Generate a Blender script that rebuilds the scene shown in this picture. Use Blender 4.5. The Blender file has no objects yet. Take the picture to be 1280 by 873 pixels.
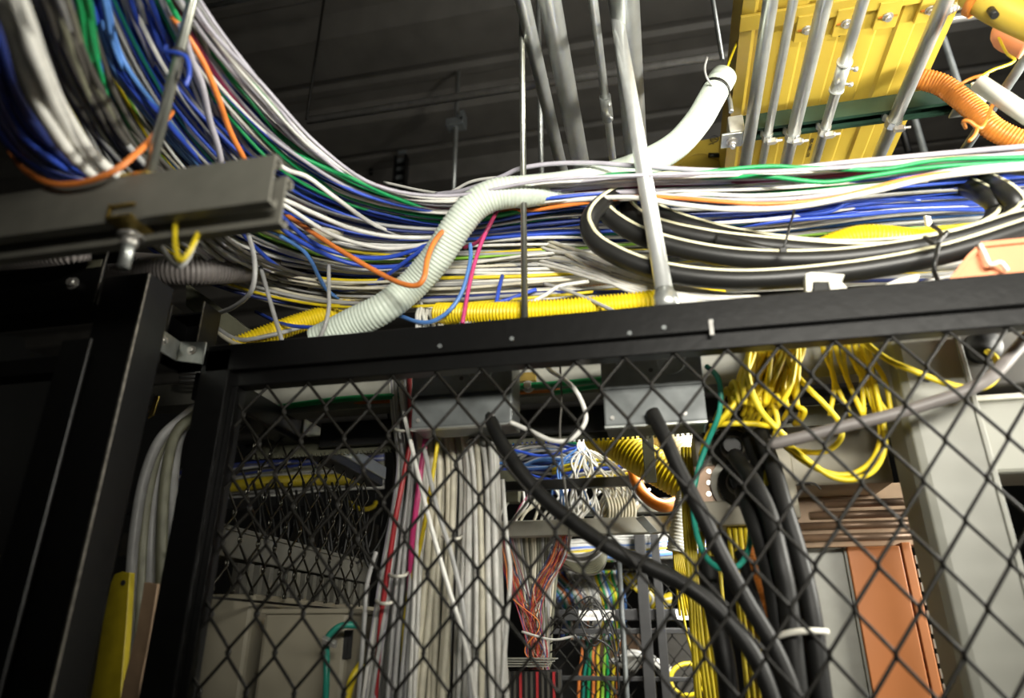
import bpy, bmesh, math, random
from mathutils import Vector, Matrix
sc = bpy.context.scene
COL = sc.collection
rnd = random.Random(7)
# ---------------------------------------------------------------- camera
F, PITCH, YAW, CZ = 861.0, math.radians(22.9), math.radians(12.07), 1.95
cp, sp, cy, sy = math.cos(PITCH), math.sin(PITCH), math.cos(YAW), math.sin(YAW)
FWD = Vector((-sy*cp, cy*cp, sp)); RGT = Vector((cy, sy, 0)); UPV = Vector((sy*sp, -cy*sp, cp))
CAM = Vector((0, 0, CZ))
cd = bpy.data.cameras.new('camera'); cam = bpy.data.objects.new('camera', cd); COL.objects.link(cam)
cam.matrix_world = Matrix(((RGT.x, UPV.x, -FWD.x, 0), (RGT.y, UPV.y, -FWD.y, 0), (RGT.z, UPV.z, -FWD.z, CZ), (0, 0, 0, 1)))
cd.sensor_width = 36; cd.sensor_fit = 'HORIZONTAL'; cd.lens = 36*F/1280; cd.clip_start = .02
cd.dof.use_dof = True; cd.dof.focus_distance = 1.45; cd.dof.aperture_fstop = 2.4
sc.camera = cam
# ---------------------------------------------------------------- world, lights, exposure
w = bpy.data.worlds.new('world'); sc.world = w; w.use_nodes = True
w.node_tree.nodes['Background'].inputs[0].default_value = (.9, .95, .85, 1)
w.node_tree.nodes['Background'].inputs[1].default_value = .012
sc.view_settings.view_transform = 'Standard'; sc.view_settings.look = 'None'
sc.view_settings.gamma = 1; sc.view_settings.use_curve_mapping = False
sc.view_settings.exposure = 0.0
def area(name, loc, target, size, sizey, power, color, spread=180):
    l = bpy.data.lights.new(name, 'AREA'); l.shape = 'RECTANGLE'; l.size = size; l.size_y = sizey
    l.energy = power; l.color = color; l.spread = math.radians(spread)
    o = bpy.data.objects.new(name, l); COL.objects.link(o); o.location = loc
    o.rotation_euler = (Vector(target)-Vector(loc)).to_track_quat('-Z', 'Y').to_euler()
    return o
area('aisle_lamp', (1.38, 1.0, CZ+.56), (.2, 1.15, CZ+.66), .2, .6, 40, (1, .97, .87), 150)
area('front_fill_light', (.60, -.35, CZ+.42), (.32, 1.2, CZ+.78), .9, .14, 18, (1, .96, .86), 92)  # added fill light behind the camera, aimed up at the cable undersides
area('rear_aisle_lamp', (.45, 1.95, CZ+.95), (.42, 2.15, CZ), .8, .2, 52, (1, .98, .92), 105)
area('ceiling_fill_light', (1.5, 1.2, CZ+1.3), (.5, 2.6, CZ+2.65), 1.4, .3, 17, (1, .98, .93))  # added uplight out of view, only brightens the ceiling deck
# ---------------------------------------------------------------- geometry of the view
def ray(px, py): return FWD + RGT*((px-640)/F) + UPV*((436.5-py)/F)
def PY(px, py, Y): d = ray(px, py); return CAM + d*(Y/d.y)
def PH(px, py, h): d = ray(px, py); return CAM + d*(h/d.z)
def PX(px, py, X): d = ray(px, py); return CAM + d*(X/d.x)
def x_at(px, Y, h):
    k = (px-640)/F
    return (k*(cy*cp*Y + sp*h) - sy*Y)/(cy + k*sy*cp)
def z_at(py, X, Y):
    k = (436.5-py)/F            # (sy sp X - cy sp Y + cp h) = k(-sy cp X + cy cp Y + sp h)
    return CZ + (k*(-sy*cp*X + cy*cp*Y) - sy*sp*X + cy*sp*Y)/(cp - k*sp)
# ---------------------------------------------------------------- materials
def mat(name, c, rough=.45, metal=0.0, var=.12, scale=40.0, spec=.5, c2=None, bump=0.0, emit=0):
    m = bpy.data.materials.new(name); m.use_nodes = True; nt = m.node_tree; b = nt.nodes['Principled BSDF']
    b.inputs['Roughness'].default_value = rough; b.inputs['Metallic'].default_value = metal
    b.inputs['Specular IOR Level'].default_value = spec
    tc = nt.nodes.new('ShaderNodeTexCoord'); n = nt.nodes.new('ShaderNodeTexNoise'); n.inputs['Scale'].default_value = scale
    n.inputs['Detail'].default_value = 4
    nt.links.new(tc.outputs['Object'], n.inputs['Vector'])
    r = nt.nodes.new('ShaderNodeValToRGB'); r.color_ramp.elements[0].position = .3; r.color_ramp.elements[1].position = .7
    d = c2 or tuple(x*(1-var*2) for x in c)
    r.color_ramp.elements[0].color = (*d, 1); r.color_ramp.elements[1].color = (*c, 1)
    nt.links.new(n.outputs['Fac'], r.inputs['Fac']); nt.links.new(r.outputs['Color'], b.inputs['Base Color'])
    if bump:
        bp = nt.nodes.new('ShaderNodeBump'); bp.inputs['Strength'].default_value = bump; bp.inputs['Distance'].default_value = .002
        nt.links.new(n.outputs['Fac'], bp.inputs['Height']); nt.links.new(bp.outputs['Normal'], b.inputs['Normal'])
    return m
M = {}
def addm(k, *a, **kw): M[k] = mat(k, *a, **kw)
addm('white', (.78, .77, .72), .4); addm('grey', (.40, .40, .39), .42); addm('lilac', (.46, .44, .50), .42)
addm('cream', (.70, .66, .52), .45); addm('blue', (.04, .10, .60), .36); addm('lightblue', (.10, .25, .62), .38)
addm('navy', (.02, .035, .17), .42); addm('green', (.01, .33, .10), .4); addm('teal', (.02, .27, .20), .4)
addm('lime', (.30, .62, .06), .4); addm('yellow', (.80, .62, .02), .4); addm('orange', (.85, .25, .05), .42)
addm('red', (.40, .025, .03), .42); addm('maroon', (.26, .02, .07), .42); addm('pink', (.62, .05, .20), .42)
addm('dark', (.07, .065, .055), .5); addm('olive', (.16, .16, .11), .5)
addm('rubber', (.012, .012, .011), .42, spec=.4); addm('silvery', (.34, .32, .28), .35, .7, var=.3, scale=120); addm('blackpaint', (.005, .005, .005), .34, spec=.32, scale=60, bump=.15)
addm('blackwire', (.008, .007, .005), .5, spec=.25); addm('bare', (.10, .095, .08), .3, 1.0)
addm('cord', (.010, .010, .0095), .5, spec=.28); addm('stripe', (.78, .74, .50), .5); addm('galv', (.50, .52, .50), .36, .75, var=.15, scale=55)
addm('rodsteel', (.42, .43, .38), .3, .9, var=.1); addm('conduit', (.74, .76, .74), .31, .68, var=.08, scale=30); addm('steelbox', (.17, .185, .185), .45, .2, var=.2, scale=22)
addm('greystrut', (.17, .165, .14), .45, .1, var=.08); addm('greypaint', (.25, .25, .215), .5, var=.04, scale=9)
addm('palebar', (.46, .46, .41), .45, var=.06); addm('traygrey', (.27, .27, .235), .45, var=.06); addm('greenstrut', (.018, .048, .03), .4); addm('paleduct', (.66, .74, .64), .45, var=.05)
addm('whiteduct', (.80, .80, .74), .4, var=.05); addm('yellowduct', (.83, .62, .01), .42, var=.06); addm('orangeduct', (.66, .22, .03), .42, var=.08)
addm('greyduct', (.20, .18, .17), .5); addm('traysheet', (.52, .37, .05), .38, var=.03, scale=8); addm('copper', (.24, .155, .10), .42, .4)
addm('salmon', (.70, .27, .13), .5, var=.05, scale=10); addm('orangepanel', (.52, .18, .05), .5, var=.06, scale=8)
addm('creampaint', (.36, .33, .25), .55, var=.06, scale=8); addm('brass', (.65, .48, .14), .35, 1.0); addm('zinc', (.72, .70, .66), .28, .7)
addm('cap', (.80, .78, .68), .45); addm('paper', (.82, .80, .74), .6, var=.02); addm('ink', (.03, .03, .03), .6)
addm('tan', (.30, .20, .12), .6); addm('dullyellow', (.42, .33, .01), .5)
addm('deck', (.105, .098, .086), .6, .1, c2=(.075, .07, .062), scale=7, bump=.2); addm('wallpaint', (.03, .03, .028), .8); addm('floorpaint', (.16, .16, .15), .6, scale=4)
addm('cabinet', (.022, .022, .022), .45)
# ---------------------------------------------------------------- mesh building
class MB:
    def __init__(s): s.v = []; s.f = []; s.sm = []
    def tube(s, pts, r, sides=8, caps=True, rf=None):
        n = len(pts); base = len(s.v); t0 = (pts[1]-pts[0]).normalized()
        a = Vector((0, 0, 1)) if abs(t0.z) < .9 else Vector((1, 0, 0))
        nrm = (a - t0*a.dot(t0)).normalized()
        for i in range(n):
            t = (pts[min(i+1, n-1)]-pts[max(i-1, 0)])
            t = t.normalized() if t.length > 1e-9 else t0
            nrm = nrm - t*nrm.dot(t); nrm = nrm.normalized() if nrm.length > 1e-6 else t.orthogonal().normalized()
            b = t.cross(nrm); rr = rf(i) if rf else r
            for k in range(sides):
                an = 2*math.pi*k/sides
                s.v.append(pts[i] + (nrm*math.cos(an)+b*math.sin(an))*rr)
        for i in range(n-1):
            for k in range(sides):
                k2 = (k+1) % sides; o = base+i*sides
                s.f.append((o+k, o+k2, o+sides+k2, o+sides+k)); s.sm.append(True)
        if caps:
            s.f.append(tuple(base+k for k in reversed(range(sides)))); s.sm.append(False)
            s.f.append(tuple(base+(n-1)*sides+k for k in range(sides))); s.sm.append(False)
        return s
    def rod(s, a, b, r, sides=12): return s.tube([Vector(a), Vector(b)], r, sides)
    def ring(s, a, b, r, t, sides=16):      # open pipe with wall thickness
        a, b = Vector(a), Vector(b); d = (b-a).normalized()
        return s.tube([a, a, b, b, b-d*1e-4, a+d*1e-4], r, sides, False, rf=lambda i: (r-t, r, r, r-t, r-t, r-t)[i])
    def box(s, lo, hi):
        return s.obox([Vector((x, y, z)) for z in (lo[2], hi[2]) for y in (lo[1], hi[1]) for x in (lo[0], hi[0])])
    def obox(s, c):
        b = len(s.v); s.v += [Vector(p) for p in c]
        for f in ((0, 2, 3, 1), (4, 5, 7, 6), (0, 1, 5, 4), (2, 6, 7, 3), (0, 4, 6, 2), (1, 3, 7, 5)):
            s.f.append(tuple(b+i for i in f)); s.sm.append(False)
        return s
    def cbox(s, c, ex, ey, ez):              # centre and three half axes
        c, ex, ey, ez = map(Vector, (c, ex, ey, ez))
        return s.obox([c+ex*x+ey*y+ez*z for z in (-1, 1) for y in (-1, 1) for x in (-1, 1)])
    def prism(s, prof, vec, smooth=False):   # polygon (3D points) extruded along vec
        b = len(s.v); n = len(prof); vec = Vector(vec)
        s.v += [Vector(p) for p in prof] + [Vector(p)+vec for p in prof]
        s.f.append(tuple(b+i for i in reversed(range(n)))); s.sm.append(False)
        s.f.append(tuple(b+n+i for i in range(n))); s.sm.append(False)
        for i in range(n):
            j = (i+1) % n; s.f.append((b+i, b+j, b+n+j, b+n+i)); s.sm.append(smooth)
        return s
    def build(s, name, m, parent=None, bevel=0):
        me = bpy.data.meshes.new(name); me.from_pydata([tuple(v) for v in s.v], [], s.f)
        me.polygons.foreach_set('use_smooth', s.sm)
        bm = bmesh.new(); bm.from_mesh(me); bmesh.ops.recalc_face_normals(bm, faces=bm.faces); bm.to_mesh(me); bm.free()
        me.materials.append(M[m] if isinstance(m, str) else m); me.update()
        o = bpy.data.objects.new(name, me); COL.objects.link(o)
        if parent is not None:
            o.parent = parent; o.matrix_parent_inverse = Matrix.Translation(-parent_world(parent))
        if bevel:
            md = o.modifiers.new('bevel', 'BEVEL'); md.width = bevel; md.segments = 2; md.limit_method = 'ANGLE'
        return o
def parent_world(o): return Vector(o.location) if o.type == 'EMPTY' else Vector((0, 0, 0))
def tag(o, label, cat, group=None, kind=None):
    o['label'] = label; o['category'] = cat
    if group: o['group'] = group
    if kind: o['kind'] = kind
    return o
def struct(o): o['kind'] = 'structure'; return o
def thing(name, loc, label, cat, group=None):
    o = bpy.data.objects.new(name, None); COL.objects.link(o); o.location = loc; o.empty_display_size = .05
    return tag(o, label, cat, group)
def smooth(pts, n=6, closed=False):
    pts = [Vector(p) for p in pts]; out = []; N = len(pts)
    for i in range(N-1):
        p0 = pts[i-1] if i else pts[0]*2-pts[1]; p1, p2 = pts[i], pts[i+1]
        p3 = pts[i+2] if i+2 < N else pts[-1]*2-pts[-2]
        for k in range(n):
            t = k/n
            out.append(((p1*2)+(p2-p0)*t+(p0*2-p1*5+p2*4-p3)*t*t+(p1*3-p0-p2*3+p3)*t**3)*.5)
    return out+[pts[-1]]
def resample(pts, step):
    out = [pts[0]]; acc = 0
    for a, b in zip(pts, pts[1:]):
        L = (b-a).length
        while acc+L >= step:
            t = (step-acc)/L; a = a.lerp(b, t); out.append(a.copy()); L = (b-a).length; acc = 0
        acc += L
    return out
def ypts(px, Y=None):    # pixel polyline with a depth per point, (x, y[, Y])
    return [PY(p[0], p[1], p[2] if len(p) > 2 else Y) for p in px]
def hpts(px, H=None): return [PH(p[0], p[1], p[2] if len(p) > 2 else H) for p in px]
def cable(name, pts, r, m, label, cat='cable', group=None, n=6, sides=8):
    o = MB().tube(smooth(pts, n), r, sides).build(name, m)
    return tag(o, label, cat, group)
def corrugated(pts, r, pitch=.006, depth=.0022, sides=18, caps=True):
    p = resample(smooth(pts, 12), pitch/4)
    return MB().tube(p, r, sides, caps, rf=lambda i: r-(depth if i % 4 in (0, 1) else 0))
def bolt(mb, c, axis, r, h):      # hex head with washer
    c, axis = Vector(c), Vector(axis).normalized()
    mb.tube([c, c+axis*h*.25], r*1.55, 16); mb.tube([c+axis*h*.25, c+axis*h], r, 6); return mb
EX, EY, EZ = Vector((1, 0, 0)), Vector((0, 1, 0)), Vector((0, 0, 1))
def xbox(pxa, pxb, pya, pyb, Y, d, px0=None):
    """box along X with its front face at Y: from pixel column pxa to pxb, rows pya (top) to pyb (bottom) read at column px0"""
    px0 = px0 if px0 is not None else (pxa+pxb)/2
    t = PY(px0, pya, Y); b = PY(px0, pyb, Y); zm = (t.z+b.z)/2-CZ
    return (x_at(pxa, Y, zm), Y, b.z), (x_at(pxb, Y, zm), Y+d, t.z)

# ================================================================ the setting
CEIL = CZ+2.65
b = MB(); prof = []; y = -3.0
while y < 9.0:
    prof += [(y, CEIL), (y+.24, CEIL), (y+.30, CEIL+.09), (y+.36, CEIL+.09), (y+.38, CEIL+.07), (y+.42, CEIL+.07), (y+.44, CEIL+.09), (y+.52, CEIL+.09), (y+.58, CEIL)]
    y += .58
prof += [(9.0, CEIL), (9.0, CEIL+.2), (-3.0, CEIL+.2)]
b.prism([(-6, p[0], p[1]) for p in prof], (12, 0, 0)); struct(b.build('ceiling', 'deck'))
struct(MB().box((-6, -3, -.1), (6, 9, 0)).build('floor', 'floorpaint'))
struct(MB().box((-6, 9, 0), (6, 9.1, CEIL+.2)).build('wall_back', 'wallpaint'))
struct(MB().box((-6.1, -3, 0), (-6, 9.1, CEIL+.2)).build('wall_left', 'wallpaint'))
struct(MB().box((6, -3, 0), (6.1, 9.1, CEIL+.2)).build('wall_right', 'wallpaint'))
# ---- ceiling ironwork
hp = 2.35
def xline(pxa, pya, Hh):
    p = PH(pxa, pya, Hh); return p
pA = PH(384, 151, 1.75)
pipe = MB().rod(pA, (4.2, pA.y, pA.z), .014, 14).build('ceiling_pipe', 'zinc')
tag(pipe, 'long thin grey pipe running across under the dark corrugated ceiling', 'pipe')
pB = PH(245, 11, 2.3)
tag(MB().rod(pB, (x_at(420, pB.y, 2.3), pB.y, pB.z), .010, 10).build('ceiling_pipe', 'galv'), 'short stretch of thin pipe in the dark top left, above the blue cables', 'pipe')
def vrod(px, py_bot, Y, r, m, label, top=None, name='threaded_rod', cat='rod', sides=10):
    a = PY(px, py_bot, Y); t = Vector((a.x, a.y, (top or CEIL)+.05))
    return tag(MB().rod(a, t, r, sides).build(name, m), label, cat)
vrod(383, 150, pA.y-.012, .005, 'blackwire', 'thin dark hanger rod holding the left end of the long ceiling pipe')
a = PY(567, 236, 2.6); t = PY(568, 160, 2.6)
th = thing('hanger_rod', a, 'slim pale hanger rod under a beam clamp behind the grey cables', 'rod')
MB().rod((a.x, a.y, a.z-.1), (a.x, a.y, CEIL+.05), .011, 12).build('rod', 'galv', th)
MB().cbox((a.x, a.y, t.z+.02), (.045, 0, 0), (0, .03, 0), (0, 0, .02)).cbox((a.x+.035, a.y, t.z+.05), (.012, 0, 0), (0, .03, 0), (0, 0, .03)).build('beam_clamp', 'steelbox', th, .003)
a = PY(497, 240, 3.1)
th = thing('slotted_channel', (a.x, a.y, a.z-.3), 'dark slotted upright channel in the shade between cables and ceiling pipe', 'channel')
for dx in (-.032, .032): MB().box((a.x+dx-.006, a.y, a.z-.3), (a.x+dx+.006, a.y+.05, CEIL)).build('flange', 'blackpaint', th)
MB().box((a.x-.026, a.y+.03, a.z-.3), (a.x+.026, a.y+.05, CEIL)).build('web', 'blackpaint', th)
b = MB()
for k in range(16): b.box((a.x-.026, a.y+.02, a.z-.25+k*.06), (a.x+.026, a.y+.03, a.z-.225+k*.06))
b.build('slot_rungs', 'steelbox', th)
vrod(465, 205, 3.3, .012, 'blackpaint', 'short dark rod left of the slotted upright channel', CEIL)
vrod(903, 76, 1.55, .006, 'galv', 'thin hanger rod above the open end of the pale green duct')
vrod(1199, 108, 1.9, .010, 'steelbox', 'grey hanger rod in the dark gap right of the yellow fibre tray')
vrod(1157, 196, 2.3, .012, 'steelbox', 'dim hanger rod below the green strut, right of the yellow tray')
vrod(1136, 192, 2.6, .014, 'blackpaint', 'dark upright bar just left of the dim hanger rod below the green strut')
# ---- galvanised conduits that run in depth under the ceiling (left set)
def ypipe(name, pt, pb, h, r, m, label, cat='conduit', group=None, y1=None, y0=-.6, parent=None):
    a = PH(*pt, h); bb = PH(*pb, h); x = (a.x+bb.x)/2
    mb = MB().rod((x, y0, CZ+h), (x, y1 or bb.y+.35, CZ+h), r, 20)
    return mb, x
for nm, pt, pb, h, r, lab in (
    ('conduit', (659, 30), (704, 215), 1.02, .0135, 'galvanised conduit, leftmost of the overhead pair behind the thin hanger rod'),
    ('conduit', (694, 10), (724, 215), 1.04, .0205, 'wider galvanised conduit, right one of the pair behind the thin hanger rod'),
    ('conduit', (787, 10), (792, 205), 1.08, .0265, 'widest galvanised conduit, behind the slanting brace pipe')):
    mb, x = ypipe(nm, pt, pb, h, r, 'conduit', lab)
    tag(mb.build(nm, 'conduit'), lab, 'conduit')
a = PH(744, 0, 1.06); c = PH(758, 135, 1.06)
th = thing('conduit', (a.x, 0, CZ+1.06), 'slim galvanised conduit with a set-screw coupling, left of the widest conduit', 'conduit')
MB().rod((c.x, -.6, CZ+1.06), (c.x, c.y+.7, CZ+1.06), .0085, 16).build('pipe', 'conduit', th)
cpl = MB().rod((c.x, c.y-.035, CZ+1.06), (c.x, c.y+.035, CZ+1.06), .0125, 18).build('coupling', 'galv', th)
mb = MB()
for d in (-.02, .02): mb.rod((c.x, c.y+d, CZ+1.06), (c.x+.010, c.y+d, CZ+1.045), .003, 8)
mb.build('set_screw', 'zinc', cpl)
a, c = PY(677, 225, 1.7), PY(672, 60, 1.7)
tag(MB().rod(a, (a.x, a.y, CEIL), .008, 10).build('hanger_rod', 'galv'), 'thin hanger rod glimpsed between the two left conduits', 'rod')
# front rods and brace
a = PY(656, 415, .93)
tag(MB().rod((a.x, a.y, a.z), (a.x-.004, a.y, CEIL), .0052, 12).build('threaded_rod', 'rodsteel'), 'thin upright hanger rod crossing in front of the cables and the pale green duct', 'rod')
# slanting brace
a, c = PY(834, 385, .895), PY(757, -60, 1.0)
th = thing('brace_pipe', a, 'slanting galvanised brace pipe rising from the black fence rail', 'pipe')
MB().rod(a, c+(c-a)*.5, .0125, 20).build('pipe', 'conduit', th)
d = (c-a).normalized()
MB().tube([a-d*.006, a+d*.02, a+d*.022, a+d*.03], .016, 16, rf=lambda i: (.019, .017, .015, .0135)[i]).build('collar', 'galv', th)
# ================================================================ yellow fibre tray, green strut, right conduits
HT = 1.13
xl = (PH(918, 100, HT).x); xr = PH(1150, 110, HT).x; y1 = PH(1000, 215, HT).y+.35
th = thing('fibre_tray', ((xl+xr)/2, .9, CZ+HT), 'wide yellow fibre tray hanging above the conduits at upper right', 'tray')
prof = []; n = 5; wd = xr-xl
prof = [(xl, .0), (xl+.022, -.008), (xl+.03, .0), (xl+.05, -.008), (xl+.058, 0)]
for i in range(4):
    x0 = xl+.085+i*(wd-.12)/4; prof += [(x0, 0), (x0+.006, -.006), (x0+.035, -.006), (x0+.041, 0)]
prof += [(xr-.02, 0), (xr-.014, -.008), (xr, -.008), (xr, .10), (xr-.006, .10), (xr-.006, .006), (xl+.006, .006), (xl+.006, .10), (xl, .10)]
prof = [(p[0], -.5, CZ+HT+p[1]) for p in prof]
MB().prism(prof, (0, y1+.5, 0)).build('trough', 'traysheet', th)
ys = PH(1040, 22, HT).y
MB().box((xl-.004, ys-.05, CZ+HT-.013), (xr+.004, ys-.012, CZ+HT-.006)).build('joint_strip', 'traysheet', th, .002)
for px in (1013, 1061, 1111, 1161):
    c = PH(px, 15, HT-.014)
    MB().box((c.x-.021, ys-.03, CZ+HT-.016), (c.x+.021, ys+.035, CZ+HT-.008)).build('joint_tab', 'traysheet', th, .0015)
    bolt(MB(), (c.x, ys+.004, CZ+HT-.016), (0, 0, -1), .0065, .009).build('bolt', 'zinc', th)
    MB().box((c.x-.017, ys+.002, CZ+HT-.0175), (c.x-.009, ys+.006, CZ+HT-.016)).box((c.x+.009, ys+.002, CZ+HT-.0175), (c.x+.017, ys+.006, CZ+HT-.016)).build('slot', 'orangeduct', th)
def glyph_text(txt, size, m, parent, origin, right, up, nrm, depth=.0006):
    cu = bpy.data.curves.new('text', 'FONT'); cu.body = txt; cu.size = size; cu.extrude = depth; cu.align_x = 'CENTER'; cu.align_y = 'CENTER'
    o = bpy.data.objects.new('tmp', cu); COL.objects.link(o)
    dg = bpy.context.evaluated_depsgraph_get(); me = bpy.data.meshes.new_from_object(o.evaluated_get(dg))
    bpy.data.objects.remove(o)
    mt = Matrix((( right.x, up.x, nrm.x, origin.x), (right.y, up.y, nrm.y, origin.y), (right.z, up.z, nrm.z, origin.z), (0, 0, 0, 1)))
    me.transform(mt); me.materials.clear(); me.materials.append(M[m])
    o = bpy.data.objects.new('printed_text', me); o.name = 'printed_text'; COL.objects.link(o)
    o.parent = parent; o.matrix_parent_inverse = Matrix.Translation(-parent_world(parent))
    return o
c = PH(1012, 185, HT-.0005)
glyph_text('FT1-1200/1-200', .011, 'ink', th, c, Vector((0, -1, 0)), Vector((1, 0, 0)), Vector((0, 0, -1)))
c = PH(1048, 42, HT-.0005)
glyph_text('S  F', .012, 'ink', th, c, Vector((0, -1, 0)), Vector((1, 0, 0)), Vector((0, 0, -1)))
# yellow drop box left of the tray end
a, c = PY(838, 178, 1.62), PY(905, 215, 1.62)
th = thing('fibre_outlet', (a.x, a.y, c.z), 'yellow side outlet box of fibre ducting behind the pale green duct', 'duct')
MB().prism([PY(836, 222, 1.62), PY(836, 200, 1.62), PY(862, 178, 1.62), PY(912, 168, 1.62), PY(912, 222, 1.62)], (0, .06, 0)).build('side_panel', 'traysheet', th, .003)
c = PY(893, 174, 1.619); 
MB().tube([c+Vector((.011*math.cos(k*.5236), -.001, .011*math.sin(k*.5236))) for k in range(13)], .0012, 6).build('stamped_ring', 'ink', th)
glyph_text('UL', .012, 'ink', th, c, Vector((1, 0, 0)), Vector((0, 0, 1)), Vector((0, -1, 0)))
glyph_text('LISTED', .005, 'ink', th, PY(889, 180, 1.618), Vector((1, 0, 0)), Vector((0, 0, 1)), Vector((0, -1, 0)))
c = PY(900, 194, 1.61); MB().rod(c, c+Vector((-.03, -.012, -.004)), .006, 10).build('latch_pin', 'rubber', th)
mb = MB().tube([PY(876+28*math.cos(k*.27), 214-22*math.sin(k*.27), 1.615) for k in range(12)], .0018, 6); mb.build('embossed_ring', 'traysheet', th)
# green strut (two-piece channel along X)
hs = 1.075; pl = PH(926, 168, hs); ysn = PH(1060, 143, hs).y
xa, xb = x_at(927, ysn, hs), x_at(1214, ysn, hs)
def channel_x(x0, x1, y0, y1, z0, z1, t, lip, open_='bottom'):
    """C channel along X; its slot opens downward"""
    p = [(y0, z0), (y0, z1), (y1, z1), (y1, z0), (y1-lip, z0), (y1-lip, z0+lip), (y1-t, z0+lip), (y1-t, z1-t), (y0+t, z1-t), (y0+t, z0+lip), (y0+lip, z0+lip), (y0+lip, z0)]
    return MB().prism([(x0, q[0], q[1]) for q in p], (x1-x0, 0, 0))
th = thing('strut_channel', ((xa+xb)/2, ysn, CZ+hs), 'dark green strut channel carrying the conduits under the yellow tray', 'strut')
channel_x(xa, xb, ysn-.020, ysn+.021, CZ+hs-.021, CZ+hs+.020, .003, .009).build('channel', 'greenstrut', th)
for x0, x1 in ((xa-.03, xa+.004), (xb-.004, xb+.022)):
    MB().box((x0, ysn-.023, CZ+hs-.024), (x1, ysn+.024, CZ+hs+.023)).build('end_cap', 'cap', th, .004)
for px, py in ((915, 158), (1206, 128)):
    x = x_at(px, ysn, hs-.03)
    MB().box((x-.024, ysn-.024, CZ+hs-.030), (x+.024, ysn+.024, CZ+hs-.024)).build('square_washer', 'galv', th, .002)
    bolt(MB(), (x, ysn, CZ+hs-.030), (0, 0, -1), .0085, .012).rod((x, ysn, CZ+hs-.05), (x, ysn, CZ+hs-.03), .005).build('nut', 'zinc', th)
hc = hs-.036
for i, (pt, pb, r, clamp, cpl_, lab) in enumerate((
    ((967, 0), (932, 200), .0135, 0, 0, 'galvanised conduit under the yellow tray, leftmost of five'),
    ((992, 0), (955, 200), .0088, 1, 0, 'slim galvanised conduit, second from left under the yellow tray'),
    ((1032, 0), (983, 200), .0138, 1, 0, 'galvanised conduit, middle one of five under the yellow tray'),
    ((1079, 0), (1021, 200), .0105, 1, 1, 'galvanised conduit with a two-screw coupling under the yellow tray'),
    ((1181, 0), (1097, 200), .0142, 1, 0, 'galvanised conduit along the right edge of the yellow tray'))):
    a, bb = PH(*pt, hc), PH(*pb, hc); x = (a.x+bb.x)/2
    if i == 0: x = PH(938, 165, hc).x
    th = thing('conduit', (x, .9, CZ+hc), lab, 'conduit', 'conduits under the yellow tray')
    zc = CZ+hs-.022-r
    MB().rod((x, -.5, zc), (x, bb.y+.4, zc), r, 20).build('pipe', 'conduit', th)
    if clamp:
        cl = MB()
        for sx in (-1, 1):
            pts = [Vector((x+sx*math.cos(q)*(r+.0015), ysn, zc+math.sin(q)*(r+.0015))) for q in (math.radians(-80), math.radians(-40), 0, math.radians(40))]
            pts += [Vector((x+sx*(r+.003), ysn, zc+r+.002)), Vector((x+sx*(r+.002), ysn, zc+r+.012))]
            for p, q in zip(pts, pts[1:]):
                dn = (q-p).normalized(); sd = Vector((0, 1, 0)); up_ = dn.cross(sd)
                cl.cbox((p+q)/2, dn*((q-p).length/2+.0006), sd*.010, up_*.0012)
        clo = cl.build('strut_clamp', 'galv', th)
        zb = zc-r-.006
        MB().cbox((x+.006, ysn, zb), (.009, 0, 0), (0, .005, 0), (0, 0, .006)).rod((x-.004, ysn, zb), (x+.030, ysn, zb), .0032, 10).tube([Vector((x+.014, ysn, zb)), Vector((x+.019, ysn, zb))], .0062, 6).build('clamp_screw', 'zinc', clo)
    if cpl_:
        yc = PH(1052, 100, hc).y
        co = MB().rod((x, yc-.045, zc), (x, yc+.03, zc), r+.0028, 20).rod((x, yc-.047, zc), (x, yc-.042, zc), r+.0045, 20).rod((x, yc+.027, zc), (x, yc+.032, zc), r+.0045, 20).build('coupling', 'conduit', th)
        for d in (-.03, .012):
            MB().rod((x+r, yc+d, zc-.004), (x+r+.012, yc+d, zc-.008), .003, 8).tube([Vector((x+r+.008, yc+d, zc-.007)), Vector((x+r+.015, yc+d, zc-.009))], .0052, 6).build('set_screw', 'zinc', co)
# far right: rod, pipes
a, bb = PH(1275, 75, 1.02), PH(1190, 192, 1.02); x = (a.x+bb.x)/2
tag(MB().rod((a.x+.02, a.y-.25, CZ+1.02), (bb.x, bb.y+.15, CZ+1.0), .0095, 16).build('conduit', 'steelbox'), 'dull grey conduit crossing behind the white tube at the right edge', 'conduit')
mb = corrugated(ypts([(1150, 98), (1180, 108), (1215, 135), (1245, 163), (1300, 186), (1350, 200)], 1.27), .022, .0065, .0013)
o = mb.build('corrugated_duct', 'orangeduct'); tag(o, 'orange corrugated duct curving past the end of the green strut', 'duct')
th = thing('white_tube', PY(1225, 105, 1.0), 'short white plastic tube with a yellow fibre at the right edge', 'tube')
MB().ring(PY(1222, 103, 1.0), PY(1330, 175, 1.0), .0135, .002, 18).build('tube', 'whiteduct', th)
tag(cable('fibre_cable', ypts([(1230, 112, 1.01), (1226, 98, .99), (1240, 88, .99), (1262, 80, 1.0), (1268, 74, 1.0), (1258, 66, 1.02), (1245, 40, 1.05)]), .0022, 'yellow', 'yellow fibre rising out of the short white tube at the right edge'), 'yellow fibre rising out of the short white tube at the right edge', 'cable')
tag(MB().tube(smooth(ypts([(1192, 112, 1.0), (1205, 103, .99), (1218, 97, .99), (1235, 93, .99)]), 6), .0026, 8).tube(smooth(ypts([(1207, 160, 1.0), (1204, 152, .98), (1212, 152, .975), (1224, 160, .98), (1232, 152, .99), (1245, 120, 1.02)]), 6), .0028, 8).tube(smooth(ypts([(1222, 158, .98), (1219, 168, .98), (1211, 177, .98)]), 6), .0026, 8).build('cable_tie', 'orangeduct'), 'orange cable tie knotted around the dull conduit at right', 'tie')
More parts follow.
